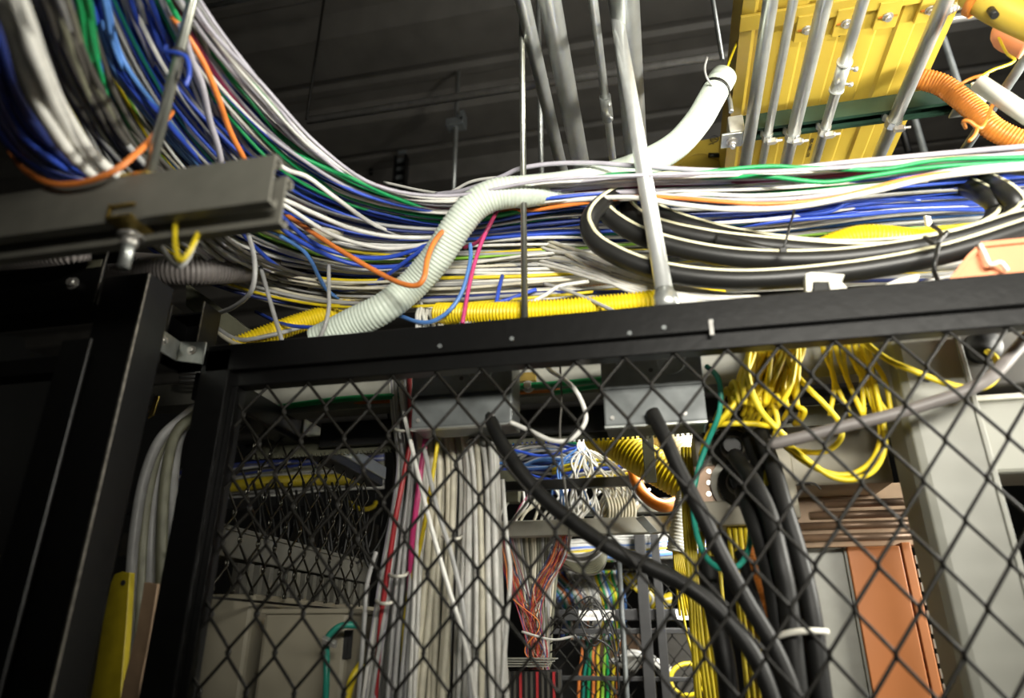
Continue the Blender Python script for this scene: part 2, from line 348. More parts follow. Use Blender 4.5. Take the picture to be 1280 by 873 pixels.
th = thing('duct_elbow', PY(1255, 10, .95), 'fat orange-yellow duct fitting cut by the top right corner', 'duct')
MB().tube(smooth(ypts([(1215, -12), (1250, 10), (1320, 42)], .95), 6), .027, 20).build('pipe', 'traysheet', th)
MB().tube(ypts([(1221, -6), (1229, -2)], .95), .033, 20).build('collar', 'orangeduct', th)
MB().tube(ypts([(1238, 12, .935), (1244, 20, .93)]), .006, 10).build('clip', 'rubber', th)
MB().tube(smooth(ypts([(1262, 30), (1258, 46), (1285, 58)], 1.05), 6), .022, 16).build('branch', 'salmon', th)
cable('fibre_cable', ypts([(1240, -10, 1.1), (1252, 30, 1.1), (1256, 45, 1.1), (1268, 56, 1.1), (1300, 72, 1.1)]), .003, 'yellow', 'yellow fibre under the fat duct fitting in the top right corner')
a = PY(1215, 0, 1.15)
mb = MB().rod(PY(1175, 18, 1.1), PY(1225, -6, 1.1), .007, 14)
p0, p1 = PY(1175, 18, 1.1), PY(1225, -6, 1.1)
for i in range(12): q = p0.lerp(p1, i/11); mb.tube([q, q+(p1-p0).normalized()*.0035], .0085, 12)
tag(mb.build('threaded_rod', 'zinc'), 'bright threaded rod at the top edge beside the duct fitting', 'rod')
# ================================================================ the overhead cable run
CATS = 'cable'
G = {0.0: [(205, -70, 0.78), (262, 30, 0.746), (325, 108, 0.726), (395, 182, 0.71), (470, 231, 0.696), (560, 247, 0.69), (680, 229, 0.69), (800, 220, 0.69), (960, 214, 0.69), (1120, 206, 0.69), (1340, 187, 0.69)],
     0.25: [(160, -70, 0.77), (222, 60, 0.747), (290, 150, 0.728), (360, 215, 0.713), (450, 256, 0.7), (570, 278, 0.695), (680, 262, 0.695), (800, 250, 0.695), (960, 243, 0.695), (1120, 227, 0.695), (1340, 203, 0.695)],
     0.5: [(100, -70, 0.77), (175, 90, 0.736), (245, 190, 0.716), (325, 258, 0.7), (440, 303, 0.688), (560, 308, 0.68), (680, 301, 0.68), (800, 298, 0.68), (960, 288, 0.68), (1120, 268, 0.68), (1340, 256, 0.68)],
     0.75: [(40, -70, 0.76), (130, 130, 0.715), (205, 250, 0.684), (300, 315, 0.657), (420, 346, 0.634), (550, 346, 0.615), (680, 342, 0.615), (800, 336, 0.615), (960, 325, 0.615), (1120, 312, 0.615), (1340, 300, 0.615)],
     1.0: [(-20, -70, 0.75), (90, 170, 0.694), (170, 290, 0.652), (270, 352, 0.614), (400, 384, 0.58), (540, 382, 0.55), (680, 372, 0.55), (800, 366, 0.55), (960, 358, 0.55), (1120, 350, 0.55), (1340, 345, 0.55)]}
GK = sorted(G)
def station(s, i):
    s = min(max(s, -.06), 1.06); k = min(int(max(s, 0)*4), 3); a, b = GK[k], GK[k+1]; t = (s-a)/(b-a)
    p, q = G[a][i], G[b][i]
    return [p[j]+(q[j]-p[j])*t for j in range(3)]
def band(s):
    return 'along the top edge of' if s < .3 else ('through the middle of' if s < .68 else 'along the bottom of')
CNAME = {'white': 'white', 'grey': 'grey', 'lilac': 'lilac-grey', 'cream': 'cream', 'blue': 'blue', 'lightblue': 'light blue', 'navy': 'navy blue', 'green': 'green',
         'teal': 'teal', 'lime': 'lime green', 'yellow': 'yellow', 'orange': 'orange', 'red': 'dark red', 'maroon': 'maroon', 'pink': 'pink', 'dark': 'dark grey', 'copper': 'copper brown', 'olive': 'olive'}
def pick(tbl):
    r = rnd.random()*sum(w for _, w in tbl)
    for c, w in tbl:
        r -= w
        if r <= 0: return c
    return tbl[-1][0]
def run_colour(s):
    if s < .14: return pick([('lilac', 5), ('white', 3), ('green', 3.6), ('grey', 2), ('maroon', .8)])
    if s < .3: return pick([('white', 4), ('blue', 6), ('green', 1.4), ('lilac', 2), ('navy', 1), ('teal', .5)])
    if s < .5: return pick([('blue', 10), ('white', 3.4), ('navy', 1.5), ('lightblue', 1.5), ('grey', 1.5), ('teal', .6)])
    if s < .72: return pick([('white', 7), ('grey', 3), ('blue', 2), ('yellow', .7), ('teal', .7), ('lime', .3), ('lightblue', .8), ('cream', 2)])
    return pick([('white', 6), ('grey', 4), ('cream', 3), ('blue', 1.3), ('navy', .8), ('yellow', .4)])
def run_path(s0, amp, dh, jit):
    f1, f2, p1, p2 = rnd.uniform(.7, 1.6), rnd.uniform(2, 3.4), rnd.uniform(0, 6.3), rnd.uniform(0, 6.3)
    pts = []
    for i in range(11):
        u = i/10; s = s0 + amp*math.sin(6.28*f1*u+p1) + amp*.45*math.sin(6.28*f2*u+p2)
        x, y, h = station(s, i)
        pts.append(PH(x+rnd.uniform(-jit, jit)*2, y+rnd.uniform(-jit, jit), h+dh+rnd.uniform(-.006, .006)))
    return pts
NRUN = 150
for i in range(NRUN):
    s0 = (i+.5)/NRUN + rnd.uniform(-.01, .01); c = run_colour(s0)
    layer = rnd.choice((-.02, -.008, .006, .02))
    o = cable('network_cable', run_path(s0, .036 if s0 > .5 else (.022 if s0 > .12 else .014), layer, 1.5), rnd.choice((.0028, .003, .0034)), c,
              f'{CNAME[c]} network cable {band(s0)} the crowded overhead cable run', CATS, f'{CNAME[c]} cables {band(s0)} the overhead run', n=6, sides=7)
# deeper cables of the same run that fill in behind
mb = {}
for i in range(110):
    s0 = rnd.uniform(.04, 1.0); c = pick([('grey', 5), ('white', 4), ('blue', 2), ('navy', 2), ('dark', 1.5)])
    mb.setdefault(c, MB()).tube(smooth(run_path(s0, .03, .045+rnd.uniform(0, .03), 2), 4), .003, 5)
for c, b in mb.items():
    o = b.build('network_cable_mass', c)
    tag(o, f'mass of {CNAME[c]} cables lying deep in the overhead run behind the nearer ones', CATS, None, 'stuff')
# ---- thick near cables at upper left
def left_group(cols, n, a, b, r, H0, H1, label, group, jit=2, name='network_cable'):
    for i in range(n):
        t = (i+.5)/n; pts = []
        for k, (p, q) in enumerate(zip(a, b)):
            u = k/(len(a)-1)
            pts.append(PH(p[0]+(q[0]-p[0])*t+rnd.uniform(-jit, jit), p[1]+(q[1]-p[1])*t+rnd.uniform(-jit, jit), H0+(H1-H0)*u+rnd.uniform(-.012, .012)))
        c = cols[i % len(cols)]
        cable(name, pts, r, c, label.replace('@', CNAME[c]), CATS, group.replace('@', CNAME[c]), n=6)
left_group(['white'], 4, [(-42, -70), (3, 20), (26, 90), (55, 152), (104, 212), (190, 270)], [(0, -70), (36, 20), (60, 82), (85, 140), (132, 205), (215, 260)], .0062, .44, .50, 'thick white cable sweeping down through the top left corner', 'thick white cables at top left', 1)
left_group(['navy', 'blue', 'navy', 'navy'], 12, [(-60, 30), (-25, 120), (10, 185), (60, 220), (130, 236), (230, 262)], [(-62, -60), (-6, 30), (20, 110), (55, 170), (100, 212), (200, 262)], .0045, .46, .54, '@ cable sagging at the left edge beside the thick white cables', '@ cables at the left edge', 2)
left_group(['dark', 'dark', 'grey', 'dark', 'olive'], 16, [(-2, -70), (38, 0), (62, 70), (95, 135), (150, 205), (230, 270)], [(60, -70), (85, 0), (108, 70), (135, 130), (178, 195), (250, 262)], .0045, .52, .60, '@ cable in the shaded bundle between the thick white and the green cables', '@ cables between the white and green ones', 2)
left_group(['navy', 'dark', 'blue', 'dark'], 8, [(20, -70), (58, 0), (82, 70), (120, 135), (170, 195), (240, 258)], [(80, -70), (106, 0), (128, 70), (150, 125), (185, 180), (250, 245)], .0038, .57, .63, '@ cable behind the shaded bundle at upper left', '@ cables behind the shaded bundle', 2)
left_group(['green'], 7, [(66, -70), (96, 0), (104, 50), (116, 100), (144, 162), (205, 240)], [(88, -70), (112, 0), (119, 46), (128, 92), (152, 160), (215, 238)], .0032, .55, .62, 'green cable in the green bunch at upper left', 'green cables in a bunch at upper left', 1)
left_group(['lightblue', 'blue'], 9, [(90, -70), (110, 0), (124, 62), (150, 105), (190, 150), (255, 225)], [(118, -70), (136, 0), (146, 52), (166, 95), (200, 140), (265, 215)], .0038, .66, .70, '@ cable in the bunch just right of the green one', '@ cables right of the green bunch', 2)
left_group(['blue', 'navy', 'grey', 'blue', 'lilac'], 12, [(118, -70), (140, 0), (160, 60), (190, 115), (230, 165), (300, 240)], [(178, -70), (196, 0), (214, 50), (232, 95), (262, 140), (330, 215)], .0036, .74, .72, '@ cable running down behind the steel hanger rod at upper left', '@ cables behind the hanger rod', 3)
left_group(['grey', 'white', 'grey', 'lilac', 'white'], 8, [(150, -70), (176, 0), (206, 48), (240, 130), (270, 190), (330, 255)], [(200, -70), (228, 0), (250, 40), (275, 110), (305, 175), (360, 235)], .0036, .76, .70, '@ cable passing just right of the steel hanger rod at upper left', '@ cables right of the hanger rod', 3)
left_group(['grey', 'dark', 'lilac', 'grey'], 14, [(150, 235), (215, 285), (272, 335), (345, 368), (430, 372), (560, 362)], [(225, 235), (265, 280), (315, 318), (382, 345), (460, 347), (580, 332)], .0036, .52, .68, '@ cable sagging out from under the grey steel beam towards the pale green duct', '@ cables under the steel beam', 3)
# ---- single cables that stand out
def one(pts, r, c, label, name='network_cable'):
    return cable(name, ypts(pts), r, c, label, n=8, sides=10)
def oneh(pts, r, c, label, name='network_cable'):
    return cable(name, hpts(pts), r, c, label, n=8, sides=10)
one([(305, 225, .95), (345, 258, .91), (360, 270, .90), (400, 297, .895), (440, 322, .89), (475, 342, .895), (500, 354, .88), (520, 357, .872), (530, 347, .868), (534, 325, .872), (541, 306, .885), (552, 291, .91), (566, 280, .96)], .0042, 'orange', 'bright orange cable drooping in a loop in front of the pale green duct')
oneh([(215, 20, .72), (236, 48, .71), (256, 82, .70), (272, 120, .69), (286, 160, .68), (304, 196, .67), (330, 240, .66)], .0042, 'orange', 'orange cable running down over the blue ones beside the steel hanger rod')
one([(12, 188, .52), (30, 212, .50), (62, 229, .49), (100, 229, .488), (140, 215, .488), (170, 192, .50), (190, 172, .53), (215, 140, .58)], .0034, 'orange', 'orange cable slung in a shallow loop across the top of the steel beam')
oneh([(226, 30, .70), (238, 70, .69), (252, 105, .68), (262, 150, .67), (274, 190, .66), (280, 235, .65)], .0046, 'lilac', 'thick pale grey cable hanging straight down right of the steel hanger rod')
oneh([(195, -30, .72), (215, 10, .72), (262, 96, .72), (300, 142, .715), (345, 180, .70), (400, 207, .69), (450, 228, .685), (500, 250, .68), (560, 270, .68), (620, 280, .68), (700, 270, .68)], .0038, 'green', 'bright green cable curving along the top of the cables at left')
oneh([(260, 40, .76), (310, 110, .75), (360, 163, .74), (410, 200, .73), (450, 224, .72), (520, 248, .72)], .0036, 'maroon', 'maroon cable lying along the upper edge of the run at left')
oneh([(240, 10, .74), (285, 72, .74), (325, 125, .735), (380, 175, .73), (430, 212, .72), (470, 235, .71), (540, 251, .70), (600, 252, .69), (640, 249, .68), (700, 262, .68)], .0042, 'lilac', 'lilac-grey cable forming the upper edge of the run, passing over the pale green duct')
one([(545, 243, 1.02), (580, 238, 1.0), (625, 222, .97), (650, 211, .96), (690, 205, .96), (740, 204, .96), (800, 208, .96), (880, 213, .96), (960, 213, .97), (1060, 203, .98), (1180, 192, .98), (1340, 178, .98)], .0042, 'lilac', 'lilac-grey cable arching over the pale green duct and along the top of the run')
one([(480, 228, 1.1), (530, 239, 1.08), (560, 241, 1.05), (590, 227, 1.02), (630, 222, 1.0), (690, 224, 1.0), (760, 222, 1.0)], .003, 'white', 'thin white cable looping up left of the pale green duct top')
one([(640, 232, .99), (700, 232, .98), (740, 222, .97), (790, 217, .965), (850, 219, .96), (900, 213, .96), (960, 208, .96), (1010, 210, .96), (1100, 212, .96), (1180, 200, .96), (1340, 196, .96)], .0034, 'green', 'green cable rising over the right part of the pale green duct')
one([(830, 224, .96), (900, 222, .96), (960, 221, .95), (1030, 228, .95), (1090, 220, .95), (1180, 208, .95), (1340, 200, .95)], .0036, 'green', 'green cable lowest of those at the top right of the run')
one([(640, 237, .98), (690, 240, .97), (720, 247, .96), (790, 249, .96), (870, 243, .95), (940, 245, .95), (1020, 240, .95), (1160, 225, .95)], .0034, 'white', 'white cable crossing low over the black cable coil')
one([(620, 262, .98), (660, 263, .97), (700, 258, .96), (750, 251, .95), (800, 246, .94), (850, 248, .935), (900, 252, .93), (960, 255, .93), (1040, 248, .93), (1130, 225, .94), (1190, 215, .95)], .0034, 'orange', 'orange cable crossing over the top of the black cable coil')
one([(650, 258, .97), (720, 250, .95), (790, 247, .93), (850, 256, .92), (920, 262, .92), (1000, 258, .92), (1090, 240, .925), (1180, 220, .93), (1340, 205, .94)], .004, 'white', 'white cable draped across the front of the black cable coil top')
one([(700, 242, .98), (760, 240, .96), (820, 243, .95), (900, 250, .95), (1000, 248, .94), (1100, 232, .94), (1200, 212, .95), (1340, 200, .95)], .0036, 'lilac', 'lilac-grey cable lying just above the orange one over the black coil')
one([(870, 285, 1.1), (930, 282, 1.08), (980, 276, 1.07), (1060, 270, 1.07), (1150, 262, 1.08), (1240, 262, 1.1), (1340, 260, 1.1)], .0038, 'blue', 'upper blue cable inside the black coil')
one([(850, 278, 1.1), (920, 268, 1.08), (1000, 263, 1.07), (1100, 258, 1.07), (1180, 255, 1.08), (1280, 250, 1.1)], .0042, 'blue', 'topmost blue cable inside the black coil')
one([(870, 272, 1.09), (940, 272, 1.08), (1030, 266, 1.06), (1070, 250, 1.05), (1150, 250, 1.06)], .0034, 'blue', 'blue cable slanting upward across the blue ones inside the coil')
for i in range(10):
    y = 262+i*9
    one([(820, y+14, 1.14), (900, y+10, 1.12), (980, y+4+rnd.uniform(-3, 3), 1.12), (1060, y+rnd.uniform(-4, 4), 1.12), (1150, y-6, 1.12), (1240, y-8, 1.13), (1340, y-12, 1.13)], .0034, 'white', 'white cable seen through the middle of the black coil')['group'] = 'white cables inside the black coil'
one([(950, 378, 1.02), (1010, 375, 1.0), (1060, 348, 1.0), (1110, 340, 1.0), (1160, 333, 1.0), (1240, 322, 1.02)], .0034, 'white', 'white cable arching over the yellow duct inside the coil, upper one')
one([(970, 380, .99), (1030, 382, .98), (1090, 372, .98), (1150, 355, .99), (1180, 346, 1.0), (1260, 335, 1.02)], .0034, 'white', 'white cable arching over the yellow duct inside the coil, lower one')
oneh([(340, 200, .66), (360, 213, .66), (385, 222, .66), (420, 248, .66), (470, 282, .665), (520, 298, .67), (560, 298, .67)], .0038, 'white', 'white cable leaving the beam end uppermost towards the pale green duct')
oneh([(345, 246, .645), (365, 254, .645), (395, 268, .64), (440, 286, .64), (490, 296, .64), (550, 297, .65), (580, 294, .66)], .0038, 'white', 'white cable in the middle below the beam end, reaching the pale green duct')
oneh([(345, 250, .635), (368, 265, .635), (410, 291, .63), (450, 305, .625), (490, 311, .625), (540, 304, .63), (570, 296, .64)], .0038, 'white', 'white cable sagging lowest below the beam end toward the pale green duct')
oneh([(320, 230, .635), (345, 262, .635), (380, 296, .63), (410, 312, .625), (450, 322, .62), (490, 321, .62), (530, 308, .625), (560, 298, .63)], .004, 'blue', 'blue cable sagging just above the drooping orange one')
oneh([(320, 252, .63), (350, 284, .63), (390, 310, .62), (430, 327, .615), (470, 334, .61), (510, 331, .61), (545, 320, .62), (570, 308, .63)], .004, 'blue', 'blue cable sagging just below the drooping orange one')
oneh([(300, 288, .62), (322, 312, .62), (350, 336, .615), (380, 354, .61), (410, 361, .605), (440, 362, .60), (465, 356, .60), (490, 340, .60), (515, 321, .61), (545, 302, .62)], .0038, 'blue', 'blue cable hanging in the deepest sag left of the pale green duct')
oneh([(300, 278, .66), (330, 300, .66), (360, 315, .655), (400, 328, .65), (440, 332, .65), (480, 328, .65), (520, 316, .65), (550, 308, .66)], .0038, 'teal', 'teal cable sagging below the blue loops left of the pale green duct')
oneh([(350, 295, .625), (375, 310, .62), (388, 325, .61), (398, 345, .60), (410, 364, .59), (428, 374, .59), (455, 377, .59), (490, 374, .6)], .0038, 'lightblue', 'steel-blue cable dropping steeply behind the blue loops at left')
one([(320, 390, 1.1), (350, 404, 1.0), (380, 409, .97), (405, 407, .96), (430, 395, .97), (460, 382, 1.0), (490, 372, 1.05)], .0034, 'blue', 'blue cable with a white tag, low by the rail left of the pale green duct')
o = MB().cbox(PY(416, 402, .955), RGT*.006, UPV*.0035, FWD*.004).cbox(PY(411, 410, .955), RGT*.0055, UPV*.0045, FWD*.004).build('cable_tag', 'paper', None, .0008); tag(o, 'white folded tag on the low blue cable left of the pale green duct', 'tag')
one([(300, 270, .84), (310, 292, .83), (318, 325, .83), (317, 355, .84), (308, 372, .86), (290, 385, .9), (272, 392, .95)], .0038, 'grey', 'grey cable hanging below the beam end in a hook towards the left')
one([(326, 335, .92), (333, 360, .91), (342, 392, .91), (352, 425, .91), (356, 445, .92)], .0036, 'grey', 'thick grey cable hanging straight down behind the black rail at left')
one([(411, 332, .93), (411, 360, .92), (411, 385, .92), (406, 408, .92), (396, 430, .93)], .0034, 'grey', 'grey cable hanging down at the white tag')
one([(640, 236, .99), (628, 252, .97), (617, 272, .955), (605, 296, .95), (596, 320, .95), (588, 350, .95), (583, 376, .95), (578, 405, .95)], .0034, 'pink', 'pink cable hanging down right beside the pale green duct')
one([(632, 248, .97), (622, 262, .955), (610, 286, .95), (598, 302, .955), (580, 310, .97)], .0034, 'maroon', 'dark pink cable beside the pink one, turning in behind the pale green duct')
one([(588, 305, .96), (588, 325, .955), (582, 352, .955), (574, 372, .955), (560, 390, .955), (540, 402, .96), (520, 402, .97), (500, 395, .99)], .0036, 'lightblue', 'steel-blue cable curling down right of the pale green duct')
one([(628, 345, 1.0), (624, 360, .97), (619, 385, .96), (613, 402, .96)], .0034, 'blue', 'blue cable hanging straight down over the yellow corrugated duct')
one([(540, 382, 1.06), (570, 386, 1.02), (600, 383, 1.0), (630, 376, 1.0), (670, 362, 1.02)], .0034, 'blue', 'blue cable lying across the left end of the long yellow duct')
one([(575, 405, .97), (610, 398, .965), (650, 385, .96), (680, 370, .96), (700, 358, .97), (735, 352, 1.0)], .0032, 'white', 'white cable rising left to right in front of the long yellow duct')
one([(680, 355, .98), (705, 362, .965), (735, 374, .95), (765, 388, .93), (790, 400, .92)], .0030, 'grey', 'grey cable slanting down to the black rail in front of the yellow duct')
for i in range(16):
    t = i/15
    J = lambda q: rnd.uniform(-q, q)
    one([(630+J(20), 288+t*40+J(8), 1.12), (690+J(10), 300+t*38+J(7), 1.05), (740, 320+t*28+J(6), 1.0), (785, 338+t*24+J(5), .975), (825, 354+t*16+J(4), .965), (880, 366+t*12+J(3), .96), (950, 372+t*8, .955)], .0030, rnd.choice(('white', 'cream', 'white', 'grey')), 'pale cable fanning down under the left side of the black coil', 'network_cable')['group'] = 'pale cables fanning under the black coil'
one([(221, 255, .522), (220, 272, .521), (219, 292, .518), (220, 312, .516), (225, 325, .516), (234, 318, .516), (242, 304, .518), (247, 292, .53), (252, 278, .55)], .0026, 'yellow', 'short yellow cable loop hanging below the steel beam')
one([(180, 285, .62), (200, 305, .60), (213, 326, .595), (224, 333, .595), (236, 322, .60), (246, 300, .61), (262, 290, .64)], .003, 'grey', 'grey cable loop beneath the short yellow one')
one([(240, 385, 1.05), (262, 402, 1.0), (295, 424, .97), (335, 420, .98), (380, 408, 1.02)], .004, 'grey', 'grey cable low behind the black rail, upper of two at left', 'network_cable')
one([(236, 378, 1.05), (268, 412, .99), (300, 432, .96), (345, 432, .96)], .004, 'cream', 'beige cable low behind the black rail, lower of two at left', 'network_cable')
# ---- ducts among the cables
mb = corrugated(ypts([(395, 428, .97), (440, 405, .965), (480, 385, .96), (515, 357, .965), (545, 323, .95), (570, 285, .93), (592, 258, .92), (620, 243, .92), (660, 239, .935), (710, 233, .97), (760, 222, 1.02), (805, 205, 1.08), (845, 182, 1.1), (872, 152, 1.11), (888, 125, 1.12), (903, 98, 1.13)]), .0265, .0062, .0010, 22, caps=False)
th = thing('corrugated_duct', PY(440, 405, .965), 'pale green corrugated duct snaking up through the cables to an open end at top', 'duct')
mb.build('duct', 'paleduct', th)
p, q = PY(903, 98, 1.13), PY(906, 93, 1.13); d = (PY(903, 98, 1.13)-PY(888, 125, 1.12)).normalized()
MB().ring(p-d*.018, p+d*.006, .0268, .003, 22).build('rim', 'paleduct', th)
MB().tube([p-d*.040, p-d*.034], .0285, 22).build('cable_tie', 'rubber', th)
cable('fibre_cable', ypts([(895, 115, 1.125), (906, 92, 1.13), (916, 66, 1.14), (928, 35, 1.16), (938, 0, 1.18), (945, -30, 1.2)]), .0026, 'yellow', 'yellow fibre coming out of the open end of the pale green duct', n=8)
cable('tie_wire', ypts([(893, 110, 1.10), (884, 98, 1.08), (881, 85, 1.08), (884, 72, 1.09)]), .0022, 'grey', 'grey tie tail curling above the open end of the pale green duct', 'tie')
cable('hanger_wire', ypts([(907, 108, 1.2), (912, 125, 1.2), (914, 140, 1.2)]), .005, 'galv', 'short grey rod between the open duct end and the green strut cap', 'rod')
mb = corrugated(ypts([(546, 392, .985), (590, 392, .97), (640, 391, .96), (700, 388, .96), (760, 383, .965), (810, 378, .97), (850, 372, 1.0), (900, 372, 1.05)]), .0185, .0055, .0026, 16)
tag(mb.build('corrugated_duct', 'yellowduct'), 'long yellow corrugated duct just above the middle of the black rail', 'duct')
mb = corrugated(ypts([(290, 436, .98), (335, 418, 1.0), (380, 402, 1.03), (425, 388, 1.06), (470, 376, 1.12)]), .0185, .0055, .0026, 16)
tag(mb.build('corrugated_duct', 'yellowduct'), 'short yellow corrugated duct in the shade left of the pale green duct', 'duct')
mb = corrugated(ypts([(640, 384, 1.05), (690, 372, 1.06), (740, 364, 1.08), (800, 362, 1.1), (880, 356, 1.12)]), .013, .0055, .0022, 14)
tag(mb.build('corrugated_duct', 'orangeduct'), 'dark orange corrugated duct behind the long yellow one', 'duct')
mb = corrugated(ypts([(930, 318, 1.12), (970, 314, 1.10), (1010, 312, 1.09), (1050, 305, 1.09)]), .014, .0055, .0022, 14)
tag(mb.build('corrugated_duct', 'orangeduct'), 'orange corrugated duct behind the black zip tie inside the coil', 'duct')
mb = corrugated(ypts([(985, 330, 1.06), (1010, 322, 1.05), (1040, 306, 1.045), (1075, 296, 1.045), (1110, 297, 1.05), (1150, 302, 1.07), (1180, 300, 1.1)]), .0195, .0055, .0026, 16)
tag(mb.build('corrugated_duct', 'yellowduct'), 'yellow corrugated duct humping up inside the black coil', 'duct')
mb = corrugated(ypts([(120, 330, .84), (170, 334, .84), (220, 338, .84), (270, 338, .88), (330, 334, .98), (372, 330, 1.06)]), .0245, .0055, .002, 18)
th = tag(mb.build('corrugated_duct', 'greyduct'), 'grey corrugated duct under the steel beam, right of the black post', 'duct')
mb = corrugated(ypts([(-40, 330, .66), (20, 326, .66), (80, 320, .67), (110, 316, .69)]), .012, .0055, .002, 16)
tag(mb.build('corrugated_duct', 'greyduct'), 'dim grey corrugated duct at the left edge under the steel beam', 'duct')
th = thing('plastic_bag', PY(405, 285, 1.2), 'pale translucent plastic sleeve tucked among the blue cables', 'sleeve')
MB().tube(smooth(ypts([(372, 303, 1.0), (390, 296, .97), (410, 289, .96), (432, 287, .97)]), 5), .016, 14, rf=lambda i: (.004, .009, .012, .015, .017, .018, .019, .019, .019, .018, .018, .017, .016, .014, .010, .003)[min(i, 15)]).build('sleeve', 'cream', th)
# ---- coiled black cable with a pale stripe
def coil():
    A = [(1460, 236), (1380, 252), (1280, 286), (1170, 320), (1050, 341), (920, 350), (820, 338), (757, 312), (737, 288), (745, 262), (780, 240), (830, 227), (1000, 222), (1160, 209), (1260, 206), (1380, 220), (1420, 240)]
    B = [(1380, 258), (1280, 274), (1180, 303), (1060, 322), (960, 325), (880, 317), (810, 299), (767, 275), (758, 258), (770, 241), (800, 229), (900, 223), (1050, 223), (1190, 218), (1252, 238), (1270, 262), (1250, 283)]
    C = [(1180, 309), (1070, 316), (960, 308), (880, 298), (815, 282), (787, 262), (792, 240), (825, 226), (950, 224), (1100, 224), (1180, 226), (1232, 245), (1246, 265), (1226, 288)]
    D = [(1150, 306), (1050, 312), (960, 304), (890, 290), (830, 270), (812, 252), (830, 233), (900, 226), (960, 224)]
    pts = []
    for T, Y in ((A, .925), (B, .95), (C, .975), (D, 1.0)):
        n = len(T)
        for i, (x, y) in enumerate(T): pts.append(PY(x, y, Y+.03*i/n+.11*(max(0, 262-y)/37)**2*(1 if x < 1230 else .3)))
    return smooth(pts, 7)
cp_pts = coil()
th = thing('coiled_cable', PY(1000, 350, 1.0), 'heavy black cable coiled in big loops in front of the cable run', 'cable')
MB().tube(cp_pts, .0152, 14).build('cable', 'rubber', th)
sp_ = []
for i, p in enumerate(cp_pts):
    t = (cp_pts[min(i+1, len(cp_pts)-1)]-cp_pts[max(i-1, 0)]).normalized()
    ins = Vector((.2, -.75, .62)); ins = (ins-t*ins.dot(t)).normalized(); sp_.append(p+ins*.0134)
MB().tube(sp_, .0036, 8).build('stripe', 'stripe', th)
for px, py, Y in ((1170, 325, .955),):
    MB().tube(smooth(ypts([(1165, 282, .93), (1176, 292, .90), (1171, 315, .885), (1168, 340, .89), (1176, 356, .93)]), 6), .003, 8).tube(smooth(ypts([(1156, 297, .90), (1168, 304, .888), (1184, 290, .895)]), 5), .003, 8).build('cable_tie', 'rubber', th)
o = MB().tube(smooth(ypts([(895, 300, .96), (920, 304, .955), (945, 309, .95), (978, 314, .95)]), 6), .009, 12, rf=lambda i: .011-.0004*i).build('cable_end', 'rubber'); tag(o, 'taped black cable end lying inside the coil', 'cable')
th = thing('zip_tie', PY(978, 318, .98), 'black zip tie standing up across the blue cables inside the coil', 'tie')
MB().tube(ypts([(979, 314, .915), (988, 280, .93), (997, 249, .94)]), .0018, 6).build('strap', 'rubber', th); MB().cbox(PY(979, 313, .915), RGT*.0045, UPV*.003, FWD*.003).build('head', 'rubber', th)
tag(MB().cbox(PY(1160, 277, 1.02), RGT*.0045+UPV*-.001, UPV*.0085+RGT*-.0015, FWD*.003).build('cable_tag', 'paper', None, .001), 'small white tag on the white cables inside the coil', 'tag')
# ================================================================ black fence in front
YF = .85
lo, hi = xbox(258, 1420, 398, 431, YF, .045, 640)
zr0, zr1 = lo[2]-.012, hi[2]
fz = zr1
th = thing('chain_link_fence', ((lo[0]+hi[0])/2, YF, zr0), 'black framed chain-link fence panel across the front of the cables', 'fence')
bot = CZ-.55
hr = PY(640, 452, YF).z
zs_ = zr1-(zr1-hr)*.62
MB().prism([(lo[0], YF, zr1), (lo[0], YF+.045, zr1), (lo[0], YF+.045, zr1-.005), (lo[0], YF+.005, zr1-.005), (lo[0], YF+.016, zs_), (lo[0], YF+.016, hr+.004), (lo[0], YF+.036, hr+.004), (lo[0], YF+.036, hr), (lo[0], YF+.012, hr), (lo[0], YF+.012, zs_-.003), (lo[0], YF, zs_-.003)], (hi[0]-lo[0], 0, 0)).build('top_rail', 'blackpaint', th, .0015)
pl = PY(262, 500, YF); xq = x_at(286, YF, pl.z-CZ)
xp0, xp1 = x_at(246, YF, PY(262, 480, YF).z-CZ), x_at(284, YF, PY(262, 480, YF).z-CZ)
MB().box((xp0, YF, bot), (xp1, YF+.040, zr1-.006)).build('side_post', 'blackpaint', th, .003)
MB().box((xp1, YF+.012, bot), (xp1+.010, YF+.034, hr)).build('post_flange', 'blackpaint', th, .001)
def chain_link(x0, x1, z0, z1, Y, pw, ph, r, axis='x', phase=0, sides=6, hook=True, z_top=None):
    """woven wires: each wire zigzags down one column and hooks round its neighbours"""
    mb = MB(); n = int((x1-x0)/(pw/2))
    for i in range(n+1):
        xc = x0+i*pw/2
        pts = []; zz = z1; k = i % 2
        rows = int((z1-z0)/(ph/2))
        for j in range(rows+1):
            sx = 1 if (j+i) % 2 else -1
            zc = z1-j*ph/2
            a = pw/4; dep = r*1.1*sx
            for du, dz in ((-.12, .09), (.06, 0), (-.12, -.09)):
                u = xc + sx*(a+a*du*.5); z = zc+dz*ph/2
                pts.append(Vector((u, Y+dep, z)) if axis == 'x' else Vector((Y+dep, u, z)))
        mb.tube(pts, r, sides)
    return mb
PW, PHH = .066, .092
chain_link(xp1+.004, hi[0]-.02, bot, hr+.004, YF+.021, PW, PHH, .0023).build('chain_link_mesh', 'blackwire', th)
# ties holding the mesh to the rail
# rail details: screw heads and paint chips
for px, py in ((787, 417), (830, 410), (889, 402), (550, 433), (640, 424)):
    c = PY(px, py, YF); MB().rod(c, c+Vector((0, -.002, 0)), .0032, 12).build('screw_head', 'steelbox', th)
c = PY(889, 410, YF); MB().cbox(c+Vector((0, -.001, 0)), (.003, 0, 0), (0, .0015, 0), (0, 0, .011)).build('wire_clip', 'zinc', th, .0008)
